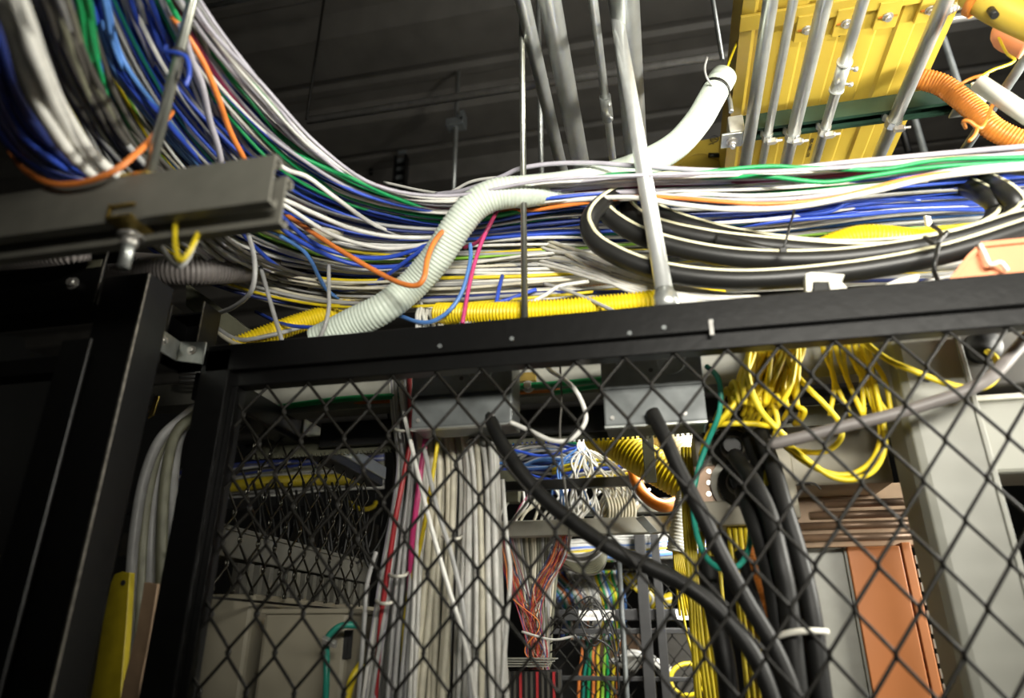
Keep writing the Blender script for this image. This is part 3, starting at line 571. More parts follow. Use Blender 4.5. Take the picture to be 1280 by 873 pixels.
# ---- L bracket between post and fence
yb = YF-.004
c0, c1, c2 = PY(188, 418, .745), PY(222, 437, YF-.003), PY(257, 441, YF-.003)
th = thing('corner_bracket', PY(222, 440, .8), 'galvanised corner bracket bolting the black post to the fence rail', 'bracket')
hh = Vector((0, 0, .032)); 
t_ = Vector((0, 0, 1))
q0, q1, q2 = c0, c1, c2
d1 = (q1-q0).normalized(); n1 = d1.cross(t_).normalized()*.0028; n2 = Vector((0, -1, 0))*.0028
MB().obox([q0-hh*.5, q1-hh*.62, q0-hh*.5+n1, q1-hh*.62+n1, q0+hh*.5, q1+hh*.38, q0+hh*.5+n1, q1+hh*.38+n1]).obox([q1-hh*.62, q2-hh*.62, q1-hh*.62+n2, q2-hh*.62+n2, q1+hh*.38, q2+hh*.5, q1+hh*.38+n2, q2+hh*.5+n2]).build('angle_plate', 'galv', th, .0006)
bolt(MB(), q0.lerp(q1, .38)+n1, n1, .0045, .0055).build('bolt', 'zinc', th)
bolt(MB(), q1.lerp(q2, .55)+n2, n2, .0045, .0055).build('bolt', 'zinc', th)
# ---- black post and rails on the left
def sq_tube(x0, x1, y0, y1, z0, z1, t):
    mb = MB()
    o = [(x0, y0), (x1, y0), (x1, y1), (x0, y1)]; i_ = [(x0+t, y0+t), (x1-t, y0+t), (x1-t, y1-t), (x0+t, y1-t)]
    b = len(mb.v); mb.v += [Vector((*p, z)) for z in (z0, z1) for q in (o, i_) for p in q]
    for k in range(4):
        j = (k+1) % 4
        for f in ((k, j, 8+j, 8+k), (4+k, 12+k, 12+j, 4+j), (8+k, 8+j, 12+j, 12+k), (k, 4+k, 4+j, j)):
            mb.f.append(tuple(b+x for x in f)); mb.sm.append(False)
    return mb
ct = PY(187, 340, .70); cl = PY(138, 318, .70)
th = thing('cage_post', (ct.x-.03, .72, 0), 'black steel upright with a worn bright edge, left of the fence', 'post')
sq_tube(cl.x, ct.x, .70, .752, 0, ct.z, .0035).build('upright', 'blackpaint', th, .0022)
MB().prism([(ct.x-.0022, .6994, 1.2), (ct.x+.0004, .6994, 1.2), (ct.x+.0006, .702, 1.2), (ct.x-.0004, .701, 1.2)], (0, 0, ct.z-1.2-.003)).build('bright_edge', 'silvery', th)  # bright edge line drawn as a thin silvery strip on the corner
e = thing('rail_stub', PY(230, 440, .775), 'short open-ended black channel stub between post and fence rail', 'rail')
YS = .862
x0, x1, z0, z1 = PY(211, 400, YS).x, PY(251, 405, YS).x, PY(230, 452, YS).z, PY(230, 380, YS).z
MB().prism([(x0, YS, z0), (x0+.003, YS, z0), (x0+.003, YS+.042, z0), (x1-.003, YS+.042, z0), (x1-.003, YS, z0), (x1, YS, z0), (x1, YS+.045, z0), (x0, YS+.045, z0)], (0, 0, z1-z0)).build('channel', 'blackpaint', e, .0008)
MB().box((x0-.0003, YS-.0006, z0+.01), (x0+.0022, YS+.0004, z1)).build('bright_edge', 'silvery', e)  # silvery strips draw the stub's two bright edge lines
MB().box((x1-.0018, YS-.0006, z0+.01), (x1+.0003, YS+.0004, z1)).build('bright_edge', 'silvery', e)
MB().box((x0+.003, YS+.002, z1-.020), (x1-.003, YS+.042, z1-.017)).build('web_plate', 'blackpaint', e)
t = PY(96, 424, .655); l, r = PY(78, 424, .655), PY(112, 430, .655)
o = thing('cage_post', (t.x, .66, 0), 'shorter black angle upright standing left of the bright-edged one', 'post')
MB().prism([(l.x, .655, 0), (r.x, .655, 0), (r.x, .659, 0), (l.x+.004, .659, 0), (l.x+.004, .70, 0), (l.x, .70, 0)], (0, 0, t.z)).build('angle', 'blackpaint', o, .0012)
a, bb = PY(60, 312, .71), PY(60, 388, .71)
xe = PY(127, 345, .71).x
o = thing('cage_rail', (xe-.3, .72, bb.z), 'heavy black boxed rail at the left edge with one bolt', 'rail')
MB().prism([(-1.6, .71, bb.z), (-1.6, .71, a.z), (-1.6, .76, a.z), (-1.6, .76, a.z-.004), (-1.6, .714, a.z-.004), (-1.6, .714, bb.z+.004), (-1.6, .76, bb.z+.004), (-1.6, .76, bb.z)], (xe+1.6, 0, 0)).build('channel', 'blackpaint', o, .0012)
MB().box((xe-.0016, .7093, bb.z+.004), (xe+.0004, .7103, a.z-.004)).build('bright_edge', 'silvery', o)  # silvery strip draws the bright line at the rail end
bolt(MB(), PY(92, 355, .71), (0, -1, 0), .006, .008).build('bolt', 'zinc', o)
MB().cbox(PY(118, 330, .709), (.012, 0, 0), (0, .0006, 0), (0, 0, .006)).build('worn_patch', 'olive', o, .0004)
a, bb = PY(-20, 420, .72), PY(60, 405, .72)
o = MB().box((-1.6, .74, PY(40, 460, .72).z), (PY(75, 430, .72).x, .77, PY(40, 440, .72).z)).build('cage_rail', 'blackpaint', None, .001); tag(o, 'thin black rail low at the left edge behind the shorter upright', 'rail')
# ================================================================ grey steel beam, upper left
YB = .50
lo, hi = xbox(-140, 341, 218, 273, YB, .012, 170)
def cbeam(x0, x1, y, z0, z1, d, t): # back-to-back channel with a front face and returns
    return MB().prism([(x0, y, z0), (x0, y, z1), (x0, y+d, z1), (x0, y+d, z1-.010), (x0, y+d-t, z1-.010), (x0, y+d-t, z1-t), (x0, y+t, z1-t), (x0, y+t, z0+t), (x0, y+d-t, z0+t), (x0, y+d-t, z0+.010), (x0, y+d, z0+.010), (x0, y+d, z0)], (x1-x0, 0, 0))
th = thing('steel_beam', (hi[0]-.25, YB, lo[2]), 'grey double channel steel beam across the left, under the cables', 'beam')
cbeam(lo[0]-.4, hi[0], YB, lo[2], hi[2], .014, .003).build('front_channel', 'greystrut', th, .0012)
zz1, zz0 = PY(352, 222, YB+.03).z, PY(352, 280, YB+.03).z
cbeam(lo[0]-.4, x_at(356, YB+.03, (zz0+zz1)/2-CZ), YB+.028, zz0, zz1, .014, .003).build('rear_channel', 'greystrut', th, .0012)
c = PY(153, 266, YB-.002)
MB().box((c.x-.016, YB-.006, c.z-.008), (c.x+.015, YB+.05, c.z-.005)).box((c.x-.016, YB-.006, c.z-.008), (c.x-.013, YB-.002, c.z+.010)).box((c.x-.016, YB-.006, c.z+.006), (c.x+.015, YB-.003, c.z+.009)).build('strut_washer', 'brass', th, .0006)
c2_ = PY(163, 222, YB-.001)
MB().box((c2_.x-.016, YB+.0, hi[2]), (c2_.x+.018, YB+.04, hi[2]+.004)).build('strut_washer', 'brass', th, .0006)
c = PY(165, 292, YB+.02); bolt(MB(), (c.x, c.y, lo[2]-.006), (0, 0, -1), .0085, .012).build('nut', 'zinc', th)
MB().rod((c.x, c.y, lo[2]-.045), (c.x, c.y, lo[2]), .006, 14).build('bolt_shank', 'galv', th)
a = PY(187, 214, YB+.02)
th = thing('hanger_rod', a, 'bright steel hanger rod standing on the grey beam at upper left', 'rod')
MB().rod((a.x, a.y, hi[2]-.002), (a.x, a.y, CEIL), .0062, 18).build('rod', 'rodsteel', th)
c = Vector((a.x, a.y, PY(216, 72, YB+.02).z))
MB().tube(smooth([c+Vector((.008*math.cos(q), .008*math.sin(q), .001*q)) for q in [k*.5 for k in range(14)]], 2), .0016, 6).tube(smooth([c+Vector((.008, -.004, 0)), c+Vector((.014, -.008, -.012)), c+Vector((.013, -.006, -.028)), c+Vector((.011, -.004, -.042))], 4), .0018, 6).build('tie_wire', 'dark', th)
cable('network_cable', [c+Vector((-.016, -.004, .016)), c+Vector((-.010, -.009, .001)), c+Vector((.006, -.011, -.006)), c+Vector((.018, -.006, -.012)), c+Vector((.021, .0, -.03)), c+Vector((.016, .004, -.045))], .0026, 'blue', 'blue cable wrapped round the steel hanger rod')
# ================================================================ behind the fence, just under the cable run
YT = 1.06
lo, hi = xbox(300, 1085, 455, 498, YT+.05, .04, 640)
th = thing('tray_rail', ((lo[0]+hi[0])/2, YT+.05, lo[2]), 'pale grey steel tray rail running behind the black fence rail', 'rail')
zg = lo[2]
MB().prism([(lo[0], YT+.05, lo[2]), (lo[0], YT+.05, hi[2]), (lo[0], YT+.09, hi[2]), (lo[0], YT+.09, hi[2]-.004), (lo[0], YT+.054, hi[2]-.004), (lo[0], YT+.054, lo[2]+.004), (lo[0], YT+.09, lo[2]+.004), (lo[0], YT+.09, lo[2])], (hi[0]-lo[0], 0, 0)).build('channel', 'traygrey', th, .001)
MB().box((lo[0], YT+.20, zg-.02), (hi[0], YT+.204, zg+.0)).build('toothed_strip', 'olive', th)
lo2, hi2 = xbox(400, 1000, 506, 538, YT+.10, .05, 760)
o = channel_x(lo2[0], hi2[0], YT+.10, YT+.15, lo2[2], hi2[2], .003, .01).build('tray_rail', 'cabinet', None, .001); tag(o, 'dark steel channel under the pale grey tray rail, behind the steel boxes', 'rail')
z_ = zg-.03
b = MB().box((lo[0], YT+.12, zg-.060), (hi[0], YT+.124, zg-.026))
for i in range(110):
    x = lo[0]+i*.0085; b.box((x, YT+.118, zg-.064), (x+.004, YT+.126, zg-.059))
tag(b.build('toothed_strip', 'olive'), 'dull grey toothed metal strip hanging below the green cable', 'strip')
one([(330, 512, 1.11), (420, 500, 1.10), (480, 496, 1.10), (560, 492, 1.10), (640, 484, 1.10), (700, 480, 1.10), (760, 474, 1.10), (860, 466, 1.12)], .0055, 'green', 'green ground cable lying along the pale grey tray rail behind the fence', 'ground_cable')
one([(400, 508, 1.12), (470, 503, 1.11), (560, 498, 1.11), (700, 488, 1.11)], .003, 'orange', 'thin orange cable under the green ground cable at left')
one([(690, 492, 1.09), (740, 484, 1.09), (790, 478, 1.09)], .0045, 'green', 'second green cable crossing the first between the two steel boxes', 'ground_cable')
th = thing('strut_clip', PY(658, 480, YT), 'brass clip with a bright nut between the two steel boxes', 'clip')
c = PY(657, 472, YT+.045); MB().cbox(c, (.019, 0, 0), (0, .004, 0), (0, 0, .008)).build('clip_plate', 'brass', th, .001)
c = PY(659, 481, YT+.03); bolt(MB(), c+Vector((0, .012, 0)), (0, -1, 0), .007, .012).build('nut', 'zinc', th)
for (xa, xb, ya, yb, px0, Y, lab) in ((516, 640, 440, 532, 578, .98, 'galvanised steel box behind the fence, left one above the white cables'), (753, 878, 425, 530, 815, .98, 'galvanised steel box behind the fence, right one beside the yellow tangle')):
    lo, hi = xbox(xa, xb, ya, yb, Y, .065, px0)
    th = thing('junction_box', ((lo[0]+hi[0])/2, Y, lo[2]), lab, 'box')
    zm = lo[2]+(hi[2]-lo[2])*.42
    MB().box(lo, hi).build('body', 'steelbox', th, .003)
    MB().box((lo[0]-.001, Y-.003, zm), (hi[0]+.001, Y-.0002, hi[2]+.001)).build('cover', 'steelbox', th, .001)
    xm = (lo[0]+hi[0])/2
    c = Vector((xm, Y-.003, lo[2]+(hi[2]-lo[2])*.62)); MB().rod(c, c+Vector((0, -.0005, 0)), .0035, 12).build('screw_hole', 'ink', th)
    MB().tube([c+Vector((.030+.020*math.cos(k*.4), -.0002, .012+.020*math.sin(k*.4))) for k in range(17)], .0008, 6).build('knockout', 'steelbox', th)
    for sx in (lo[0]+.012, hi[0]-.03):
        c = Vector((sx, Y, lo[2]+.012)); MB().rod(c, c+Vector((0, -.003, 0)), .003, 10).build('screw', 'zinc', th)
    MB().box((lo[0], Y-.002, lo[2]-.003), (hi[0], Y+.008, lo[2]-.0005)).build('lower_lip', 'galv', th)
# white cable drooping through, zip ends
one([(638, 528, .97), (665, 540, .965), (690, 551, .96), (712, 550, .965), (728, 535, .97), (732, 518, .97), (722, 492, .97), (706, 475, .97), (690, 465, .98), (680, 455, 1.0)], .0034, 'white', 'white cable looping out between the two steel boxes behind the fence')
one([(700, 455, 1.0), (702, 500, 1.0), (700, 540, 1.0), (704, 590, 1.0), (710, 640, 1.02), (712, 690, 1.05)], .0016, 'dark', 'thin dark string of wire hanging between the steel boxes', 'wire')
# ---- the vertical drop of cables
def drop(n, xt0, xt1, yt, xm0, xm1, ym, xb0, xb1, Y0, Y1, cols, r, label, group, jit=3, name='network_cable'):
    for i in range(n):
        t = (i+rnd.uniform(.1, .9))/n; t2 = min(1, max(0, t+rnd.uniform(-.10, .10))); t3 = min(1, max(0, t2+rnd.uniform(-.06, .06)))
        Y = Y0+(Y1-Y0)*rnd.random(); c = pick(cols)
        p = [(xt0+(xt1-xt0)*t, yt, Y), (xt0+(xt1-xt0)*t+(xm0+(xm1-xm0)*t2-xt0-(xt1-xt0)*t)*.5+rnd.uniform(-jit, jit), (yt+ym)/2, Y),
             (xm0+(xm1-xm0)*t2, ym, Y+.01), (xm0+(xm1-xm0)*t2+(xb0+(xb1-xb0)*t3-xm0-(xm1-xm0)*t2)*.5+rnd.uniform(-jit, jit), (ym+880)/2, Y), (xb0+(xb1-xb0)*t3, 890, Y), (xb0+(xb1-xb0)*t3, 960, Y)]
        cable(name, ypts(p), r*rnd.uniform(.9, 1.12), c, label.replace('@', CNAME[c]), CATS, group.replace('@', CNAME[c]), n=6, sides=8)
drop(28, 572, 612, 470, 582, 622, 600, 572, 634, 1.06, 1.12, [('white', 6), ('cream', 2), ('grey', .7)], .0047, '@ cable in the bright right half of the vertical drop behind the fence', '@ cables in the right of the drop')
drop(17, 520, 574, 475, 530, 590, 600, 500, 592, 1.10, 1.16, [('cream', 5), ('grey', 3), ('olive', 2), ('white', 1.5)], .0062, 'thick @ cable in the middle of the vertical drop behind the fence', 'thick @ cables in the drop')
drop(16, 486, 512, 440, 497, 530, 590, 452, 520, 1.07, 1.12, [('grey', 4), ('white', 3), ('lilac', 2)], .0036, '@ cable at the left side of the vertical drop behind the fence', '@ cables in the left of the drop')
drop(26, 480, 600, 480, 490, 600, 600, 450, 600, 1.17, 1.22, [('olive', 3), ('dark', 3), ('grey', 2)], .0060, '@ cable at the back of the vertical drop behind the fence', '@ cables at the back of the drop')
one([(512, 460, 1.06), (512, 500, 1.06), (514, 540, 1.06), (506, 590, 1.06), (496, 640, 1.06), (487, 700, 1.07), (476, 780, 1.08), (468, 890, 1.1)], .0042, 'red', 'dark red cable in the left of the vertical drop')
one([(545, 500, 1.05), (534, 540, 1.05), (526, 590, 1.05), (521, 630, 1.05), (515, 680, 1.07), (512, 740, 1.1), (505, 890, 1.12)], .0046, 'pink', 'magenta cable in the vertical drop below the left steel box')
one([(552, 500, 1.05), (548, 545, 1.05), (540, 600, 1.06), (526, 680, 1.08), (508, 760, 1.1), (500, 890, 1.12)], .0034, 'yellow', 'thin yellow cable beside the magenta one in the vertical drop')
one([(500, 440, 1.03), (502, 500, 1.03), (515, 560, 1.02), (534, 640, 1.01), (556, 720, 1.01), (580, 800, 1.02), (598, 890, 1.03)], .0036, 'white', 'white cable slanting across the front of the vertical drop to the right')
one([(530, 560, 1.03), (545, 630, 1.02), (566, 700, 1.02), (580, 770, 1.02), (590, 890, 1.03)], .0036, 'grey', 'grey cable slanting across the front of the vertical drop')
one([(628, 600, 1.05), (634, 680, 1.05), (638, 720, 1.05), (632, 800, 1.05), (626, 890, 1.05)], .0034, 'white', 'white cable standing clear at the right edge of the vertical drop')
one([(470, 690, 1.04), (459, 730, 1.04), (455, 780, 1.04), (447, 890, 1.05)], .0034, 'grey', 'grey cable bowing out at the left foot of the vertical drop')
for px, py, w_, lab in ((602, 552, 26, 'black zip tie round the top of the right half of the drop'),):
    mb = MB().tube(smooth(ypts([(584, 553, 1.06), (590, 548, 1.04), (606, 548, 1.035), (622, 553, 1.05), (626, 558, 1.07)]), 5), .0024, 8); tag(mb.build('zip_tie', 'rubber'), lab, 'tie')
for px, py, lab in ((565, 672, 'pale zip tie round a thick cream cable in the drop'), (482, 752, 'pale zip tie round the left foot of the drop'), (498, 718, 'pale zip tie round thick olive cables left of the drop'), (505, 536, 'pale zip tie round the thin strands at the top of the drop')):
    w_ = 9; tag(MB().tube(smooth(ypts([(px-w_-3, py-1, 1.09), (px-w_, py+2, 1.05), (px, py+3, 1.035), (px+w_, py+1, 1.05), (px+w_+3, py-2, 1.09)]), 5), .0026, 8).build('zip_tie', 'cap'), lab, 'tie')
# white strands bunching over the rail (the head of the drop)
for i in range(9):
    t = i/8
    one([(512+t*20+J(8), 368+J(5), 1.10), (519+t*20+J(6), 380+t*8+J(3), 1.02), (522+t*26+J(5), 394+t*10, .99), (520+t*34, 420, .97), (505+t*50, 455, 1.0)], .0028, 'white', 'white strand turning down at the head of the vertical drop')['group'] = 'white strands at the head of the drop'
# ---- grey vertical trunking on the right, box enclosure, panels
XT = 1.04
tl, tr = PY(1112, 415, XT), PY(1196, 415, XT)
x0, x1 = tl.x, tr.x
th = thing('trunking_column', ((x0+x1)/2, XT, 0), 'broad pale grey vertical trunking column at right behind the fence', 'trunking')
ch = .018
MB().prism([(x0-ch*.3, XT+.085, .3), (x0-ch*.3, XT+.02, .3), (x0, XT+.004, .3), (x0+.01, XT, .3), (x1-.004, XT, .3), (x1, XT+.004, .3), (x1, XT+.085, .3)], (0, 0, PY(1150, 380, XT).z-.3)).build('body', 'greypaint', th, .002)
MB().box((x1-.006, XT-.004, .3), (x1+.001, XT, PY(1150, 380, XT).z)).build('edge_flange', 'greypaint', th, .001)
c = PY(1158, 472, XT); MB().rod(c, c+Vector((0, -.0006, 0)), .008, 16).build('hole', 'ink', th)
# small grey box front
lo, hi = xbox(982, 1108, 510, 606, 1.25, .18, 1045)
th = thing('wall_box', ((lo[0]+hi[0])/2, 1.25, lo[2]), 'grey-beige steel box in front of the yellow loops, left of the trunking column', 'box')
MB().box(lo, hi).build('body', 'creampaint', th, .004)
MB().box((lo[0]-.004, 1.243, hi[2]-.004), (hi[0]+.004, 1.30, hi[2]+.004)).build('lid_lip', 'greypaint', th, .001)
c0_ = PY(1003, 604, 1.245); MB().tube(smooth(ypts([(992, 608, 1.24), (1006, 604, 1.24), (1018, 605, 1.24), (1026, 612, 1.24)]), 4), .002, 8).build('wire_handle', 'dark', th)
lo, hi = xbox(872, 992, 528, 650, 1.22, .14, 930)
th = thing('outlet_box', ((lo[0]+hi[0])/2, 1.22, lo[2]), 'beige outlet box holding two big black plugs', 'box')
MB().box(lo, hi).build('body', 'creampaint', th, .004)
MB().cbox(PY(884, 606, 1.215), (.02, 0, 0), (0, .004, 0), (0, 0, .032)).build('socket_plate', 'copper', th, .002)
for k in range(3): c = PY(886, 590+k*14, 1.211); MB().rod(c, c+Vector((0, -.003, 0)), .004, 10).build('socket_screw', 'zinc', th)
b = MB().cbox(PY(910, 645, 1.22), (.05, 0, 0), (0, .03, 0), (0, 0, .02)).build('lower_bracket', 'creampaint', th, .003)
for k, (px, py, rr) in enumerate(((916, 562, .034), (925, 605, .037))):
    c = PY(px, py, 1.19); ax = Vector((-.12, -1, -.15)).normalized()
    lab = ('big round black plug, upper of the two on the beige outlet box', 'big round black plug, lower one in a pale collar on the outlet box')[k]
    th2 = thing('power_plug', c, lab, 'plug')
    MB().tube([c-ax*.02, c-ax*.008, c, c+ax*.02, c+ax*.022, c+ax*.045, c+ax*.06], rr, 20, rf=lambda i, r=rr: (r, r, r*.96, r*.9, r*.62, r*.55, r*.42)[i]).build('shell', 'rubber', th2)
    if k: MB().ring(c-ax*.02, c-ax*.004, rr*1.28, rr*.25, 24).build('collar', 'cap', th2)
    MB().rod(c+ax*.06, c+ax*.075, rr*.36, 14).build('cord_grip', 'rubber', th2)
def pcable(pts, r, label, m='cord', name='power_cable', **k): return one(pts, r, m, label, name)
pcable([(918, 570, 1.10), (940, 600, 1.04), (960, 640, 1.02), (975, 700, 1.0), (986, 760, 1.0), (1000, 890, 1.0)], .0125, 'thick black power cable hanging from the upper plug')
pcable([(928, 615, 1.10), (938, 640, 1.05), (955, 690, 1.03), (970, 760, 1.02), (984, 890, 1.02)], .0125, 'thick black power cable hanging from the lower plug')
pcable([(950, 540, 1.08), (968, 590, 1.05), (982, 640, 1.03), (1000, 700, 1.02), (1015, 770, 1.01), (1030, 890, 1.01)], .0125, 'thick black power cable along the right side of the plug cables')
pcable([(935, 545, 1.12), (960, 610, 1.08), (985, 690, 1.05), (1005, 780, 1.04), (1022, 890, 1.04)], .012, 'thick black power cable in the middle of the bundle below the plugs')
pcable([(815, 515, .97), (830, 545, .96), (850, 590, .955), (878, 645, .95), (905, 700, .95), (935, 755, .95), (962, 800, .95), (985, 850, .95), (1000, 900, .95)], .0105, 'glossy black cable slanting steeply down from under the right steel box')
pcable([(612, 520, .99), (622, 545, .97), (645, 582, .955), (675, 618, .95), (715, 652, .945), (760, 684, .94), (805, 706, .94), (850, 728, .94), (890, 756, .94), (925, 795, .94), (950, 835, .94), (970, 890, .94)], .0105, 'long black cable sweeping diagonally down behind the fence mesh')
pcable([(885, 700, 1.12), (890, 750, 1.1), (905, 820, 1.08), (915, 900, 1.08)], .014, 'black corrugated hose hanging left of the plug cables', name='power_cable')
pcable([(925, 690, 1.10), (940, 740, 1.08), (955, 790, 1.06), (972, 890, 1.05)], .008, 'thin black cable among the yellow fibres below the plugs')
mb = MB().tube(smooth(ypts([(972, 796, .985), (990, 791, .975), (1015, 789, .975), (1034, 790, .99)]), 5), .004, 8); tag(mb.build('zip_tie', 'cap'), 'white zip tie round the black power cables at lower right', 'tie')
mb = corrugated(ypts([(938, 690, 1.18), (950, 730, 1.16), (965, 770, 1.14), (985, 820, 1.12), (1000, 900, 1.12)]), .018, .006, .0025, 14); tag(mb.build('corrugated_duct', 'orangeduct'), 'amber corrugated duct half hidden behind the black power cables', 'duct')
# copper pipes, panels
for i, (y0, xa_) in enumerate(((634, 1030), (648, 1012), (661, 1000), (676, 990))):
    p = PY(1060, y0-4, 1.30-.012*i); xa, xb = x_at(xa_, p.y, p.z-CZ), x_at(1160, p.y, p.z-CZ)
    tag(MB().rod((xa, p.y, p.z), (xb, p.y, p.z), .0068, 14).build('pipe', 'copper'), f'{("topmost", "second", "third", "lowest")[i]} of four brownish pipes stacked above the orange panel', 'pipe')
lo, hi = xbox(985, 1145, 618, 632, 1.36, .05, 1060)
tag(MB().box((lo[0], 1.36, PY(1060, 684, 1.36).z), (hi[0], 1.40, PY(1060, 606, 1.36).z)).build('mounting_plate', 'tan', None, .002), 'brown plate behind the four stacked pipes', 'plate')
p0, p1 = PY(1058, 684, 1.32), PY(1138, 678, 1.32)
th = thing('orange_panel', ((p0.x+p1.x)/2, 1.32, 0), 'flat orange vertical trunking panel below the brownish pipes', 'panel')
MB().box((p0.x, 1.32, .4), (p1.x-.018, 1.36, p0.z)).build('cover', 'orangepanel', th, .002)
MB().box((p1.x-.016, 1.32, .4), (p1.x, 1.37, p1.z)).build('edge_strip', 'orangepanel', th, .002)
p2 = PY(998, 688, 1.33)
th = thing('grey_panel', ((p2.x+p0.x)/2, 1.33, 0), 'dull grey vertical panel left of the orange one', 'panel')
MB().box((p2.x, 1.33, .4), (p0.x-.004, 1.37, p0.z)).build('cover', 'traygrey', th, .002)
MB().box((p0.x-.004, 1.325, .4), (p0.x, 1.37, p0.z)).build('edge_strip', 'greypaint', th)
b = PY(1012, 740, 1.33); MB().rod(b, b+Vector((0, -.001, 0)), .003, 10).build('screw', 'ink', th)
# toothed edge strip right of the orange panel
a = PY(1144, 700, 1.34); 
mb = MB()
for k in range(18):
    z = a.z-k*.022; mb.cbox((a.x+.006, 1.34, z), (.006, 0, 0), (0, .002, 0), (0, 0, .007))
mb.box((a.x+.010, 1.342, .6), (a.x+.014, 1.35, a.z))
tag(mb.build('slotted_strip', 'greypaint'), 'narrow pale slotted strip between orange panel and grey column', 'strip')
# hopper box at right edge
lo, hi = xbox(1208, 1400, 500, 590, 1.12, .12, 1250)
th = thing('white_box', ((lo[0]+hi[0])/2, 1.12, lo[2]), 'pale plastic box with a lip at the right edge, right of the column', 'box')
dx = .018
MB().obox([Vector(p) for p in ((lo[0]+dx, 1.13, lo[2]), (hi[0], 1.13, lo[2]), (lo[0]+dx, 1.24, lo[2]), (hi[0], 1.24, lo[2]), (lo[0], 1.12, hi[2]), (hi[0], 1.12, hi[2]), (lo[0], 1.24, hi[2]), (hi[0], 1.24, hi[2]))]).build('tub', 'greypaint', th, .006)
MB().box((lo[0]-.004, 1.114, hi[2]-.001), (hi[0]+.004, 1.25, hi[2]+.008)).build('lip', 'cap', th, .002)
th = thing('knockout_box', PY(1240, 440, 1.10), 'dark grey box with a round black opening at the right edge', 'box')
lo, hi = xbox(1192, 1420, 395, 482, 1.10, .10, 1240)
MB().box(lo, hi).build('body', 'dark', th, .003)
c = PY(1224, 436, 1.098); MB().ring(c, c+Vector((0, -.022, -.004)), .024, .004, 24).build('bushing', 'cord', th); MB().rod(c, c+Vector((0, -.002, 0)), .020, 20).build('opening', 'ink', th)
pcable([(962, 556, .985), (1010, 545, .975), (1060, 532, .97), (1110, 520, .965), (1160, 505, .96), (1205, 490, .955), (1240, 470, .955), (1268, 440, .96), (1300, 405, .97)], .0085, 'grey flexible conduit crossing in front of the trunking column', 'greyduct', 'flexible_conduit')
# ---- yellow fibres: tangle, loops, drops
def yel(pts, label, r=.0040, group=None):
    o = one(pts, r, 'yellow', label, 'fibre_cable')
    if group: o['group'] = group
    return o
for i in range(44):
    xt = 935+rnd.uniform(0, 70); xb = xt+rnd.uniform(-45, 12); yb = 525+rnd.uniform(-35, 8); Y = 1.03+rnd.uniform(0, .055)
    yel([(xt+rnd.uniform(-6, 14), 405, Y), (xt, 440, Y), (xt-rnd.uniform(0, 18), 475, Y-.01), ((xt+xb)/2-6, 505, Y), (xb, yb-16, Y), (xb-8, yb, Y+.03)], 'yellow fibre in the dense tangle right of the steel boxes', .0038, 'yellow fibres in the tangle')
for i in range(8):
    x = 1030+i*8
    yel([(x+rnd.uniform(-8, 8), 405, 1.06), (x, 440, 1.06), (x+rnd.uniform(-4, 20), 475, 1.06), (x+rnd.uniform(6, 34), 520, 1.07)], 'yellow fibre hanging in the gap between tangle and trunking column', .0038, 'yellow fibres left of the column')
yel([(985, 420, 1.05), (985, 450, 1.04), (1005, 480, 1.03), (1030, 505, 1.03), (1050, 530, 1.04), (1050, 550, 1.045), (1030, 565, 1.05), (995, 563, 1.06), (970, 550, 1.08)], 'yellow fibre loop closing in front of the grey-beige box')
yel([(968, 550, 1.05), (990, 560, 1.04), (1015, 580, 1.04), (1040, 596, 1.04), (1065, 600, 1.04), (1090, 590, 1.045), (1104, 568, 1.05), (1106, 540, 1.05), (1098, 500, 1.05), (1088, 460, 1.05), (1070, 410, 1.06)], 'yellow fibre in the widest loop in front of the grey-beige box, outer one')
yel([(968, 545, 1.06), (995, 570, 1.05), (1025, 588, 1.05), (1058, 594, 1.05), (1084, 582, 1.055), (1098, 560, 1.06), (1100, 530, 1.06), (1090, 490, 1.06), (1076, 450, 1.06), (1060, 408, 1.07)], 'yellow fibre in the widest loop in front of the grey-beige box, inner one')
yel([(938, 430, 1.03), (934, 460, 1.02), (940, 490, 1.02), (952, 515, 1.02), (970, 535, 1.02), (984, 548, 1.03)], 'bright yellow fibre standing out at the front of the tangle', .0046)
yel([(935, 480, 1.05), (915, 510, 1.05), (897, 530, 1.06), (885, 545, 1.08), (876, 570, 1.1)], 'yellow fibre branching left out of the tangle', .0046)
yel([(888, 533, 1.08), (910, 530, 1.06), (940, 530, 1.06), (962, 533, 1.07)], 'yellow fibre lying level under the tangle above the plugs', .0046)
yel([(965, 500, 1.05), (972, 530, 1.05), (964, 560, 1.06), (958, 600, 1.07), (962, 640, 1.08), (966, 690, 1.08), (975, 740, 1.1)], 'yellow fibre hanging from the tangle past the plugs', .0042)
yel([(1072, 415, 1.0), (1086, 432, .99), (1110, 450, .985), (1140, 463, .98), (1172, 476, .98), (1200, 484, .98), (1228, 485, .98), (1244, 474, .985), (1248, 460, .99), (1243, 446, 1.0), (1234, 440, 1.06)], 'yellow fibre swinging right across the trunking column into the dark box', .0042)
for i in range(11):
    x = 853+i*4.6+rnd.uniform(-2, 2)
    yel([(x+rnd.uniform(-2, 2), 560, 1.38), (x+1, 640, 1.36), (x+6+rnd.uniform(-4, 4), 730, 1.35), (x+12, 800, 1.35), (x+22+rnd.uniform(-4, 4), 890, 1.35), (x+30, 960, 1.35)], 'yellow fibre in the tall bunch hanging left of the black cables', .0044, 'yellow fibres in the tall bunch')
for i in range(6):
    x = 915+i*7
    yel([(x-6, 640, 1.22), (x, 700, 1.20), (x+8+rnd.uniform(-4, 4), 760, 1.19), (x+14, 810, 1.19), (x+22, 890, 1.18)], 'yellow fibre hanging between the black cables below the plugs', .0042, 'yellow fibres between the black cables')
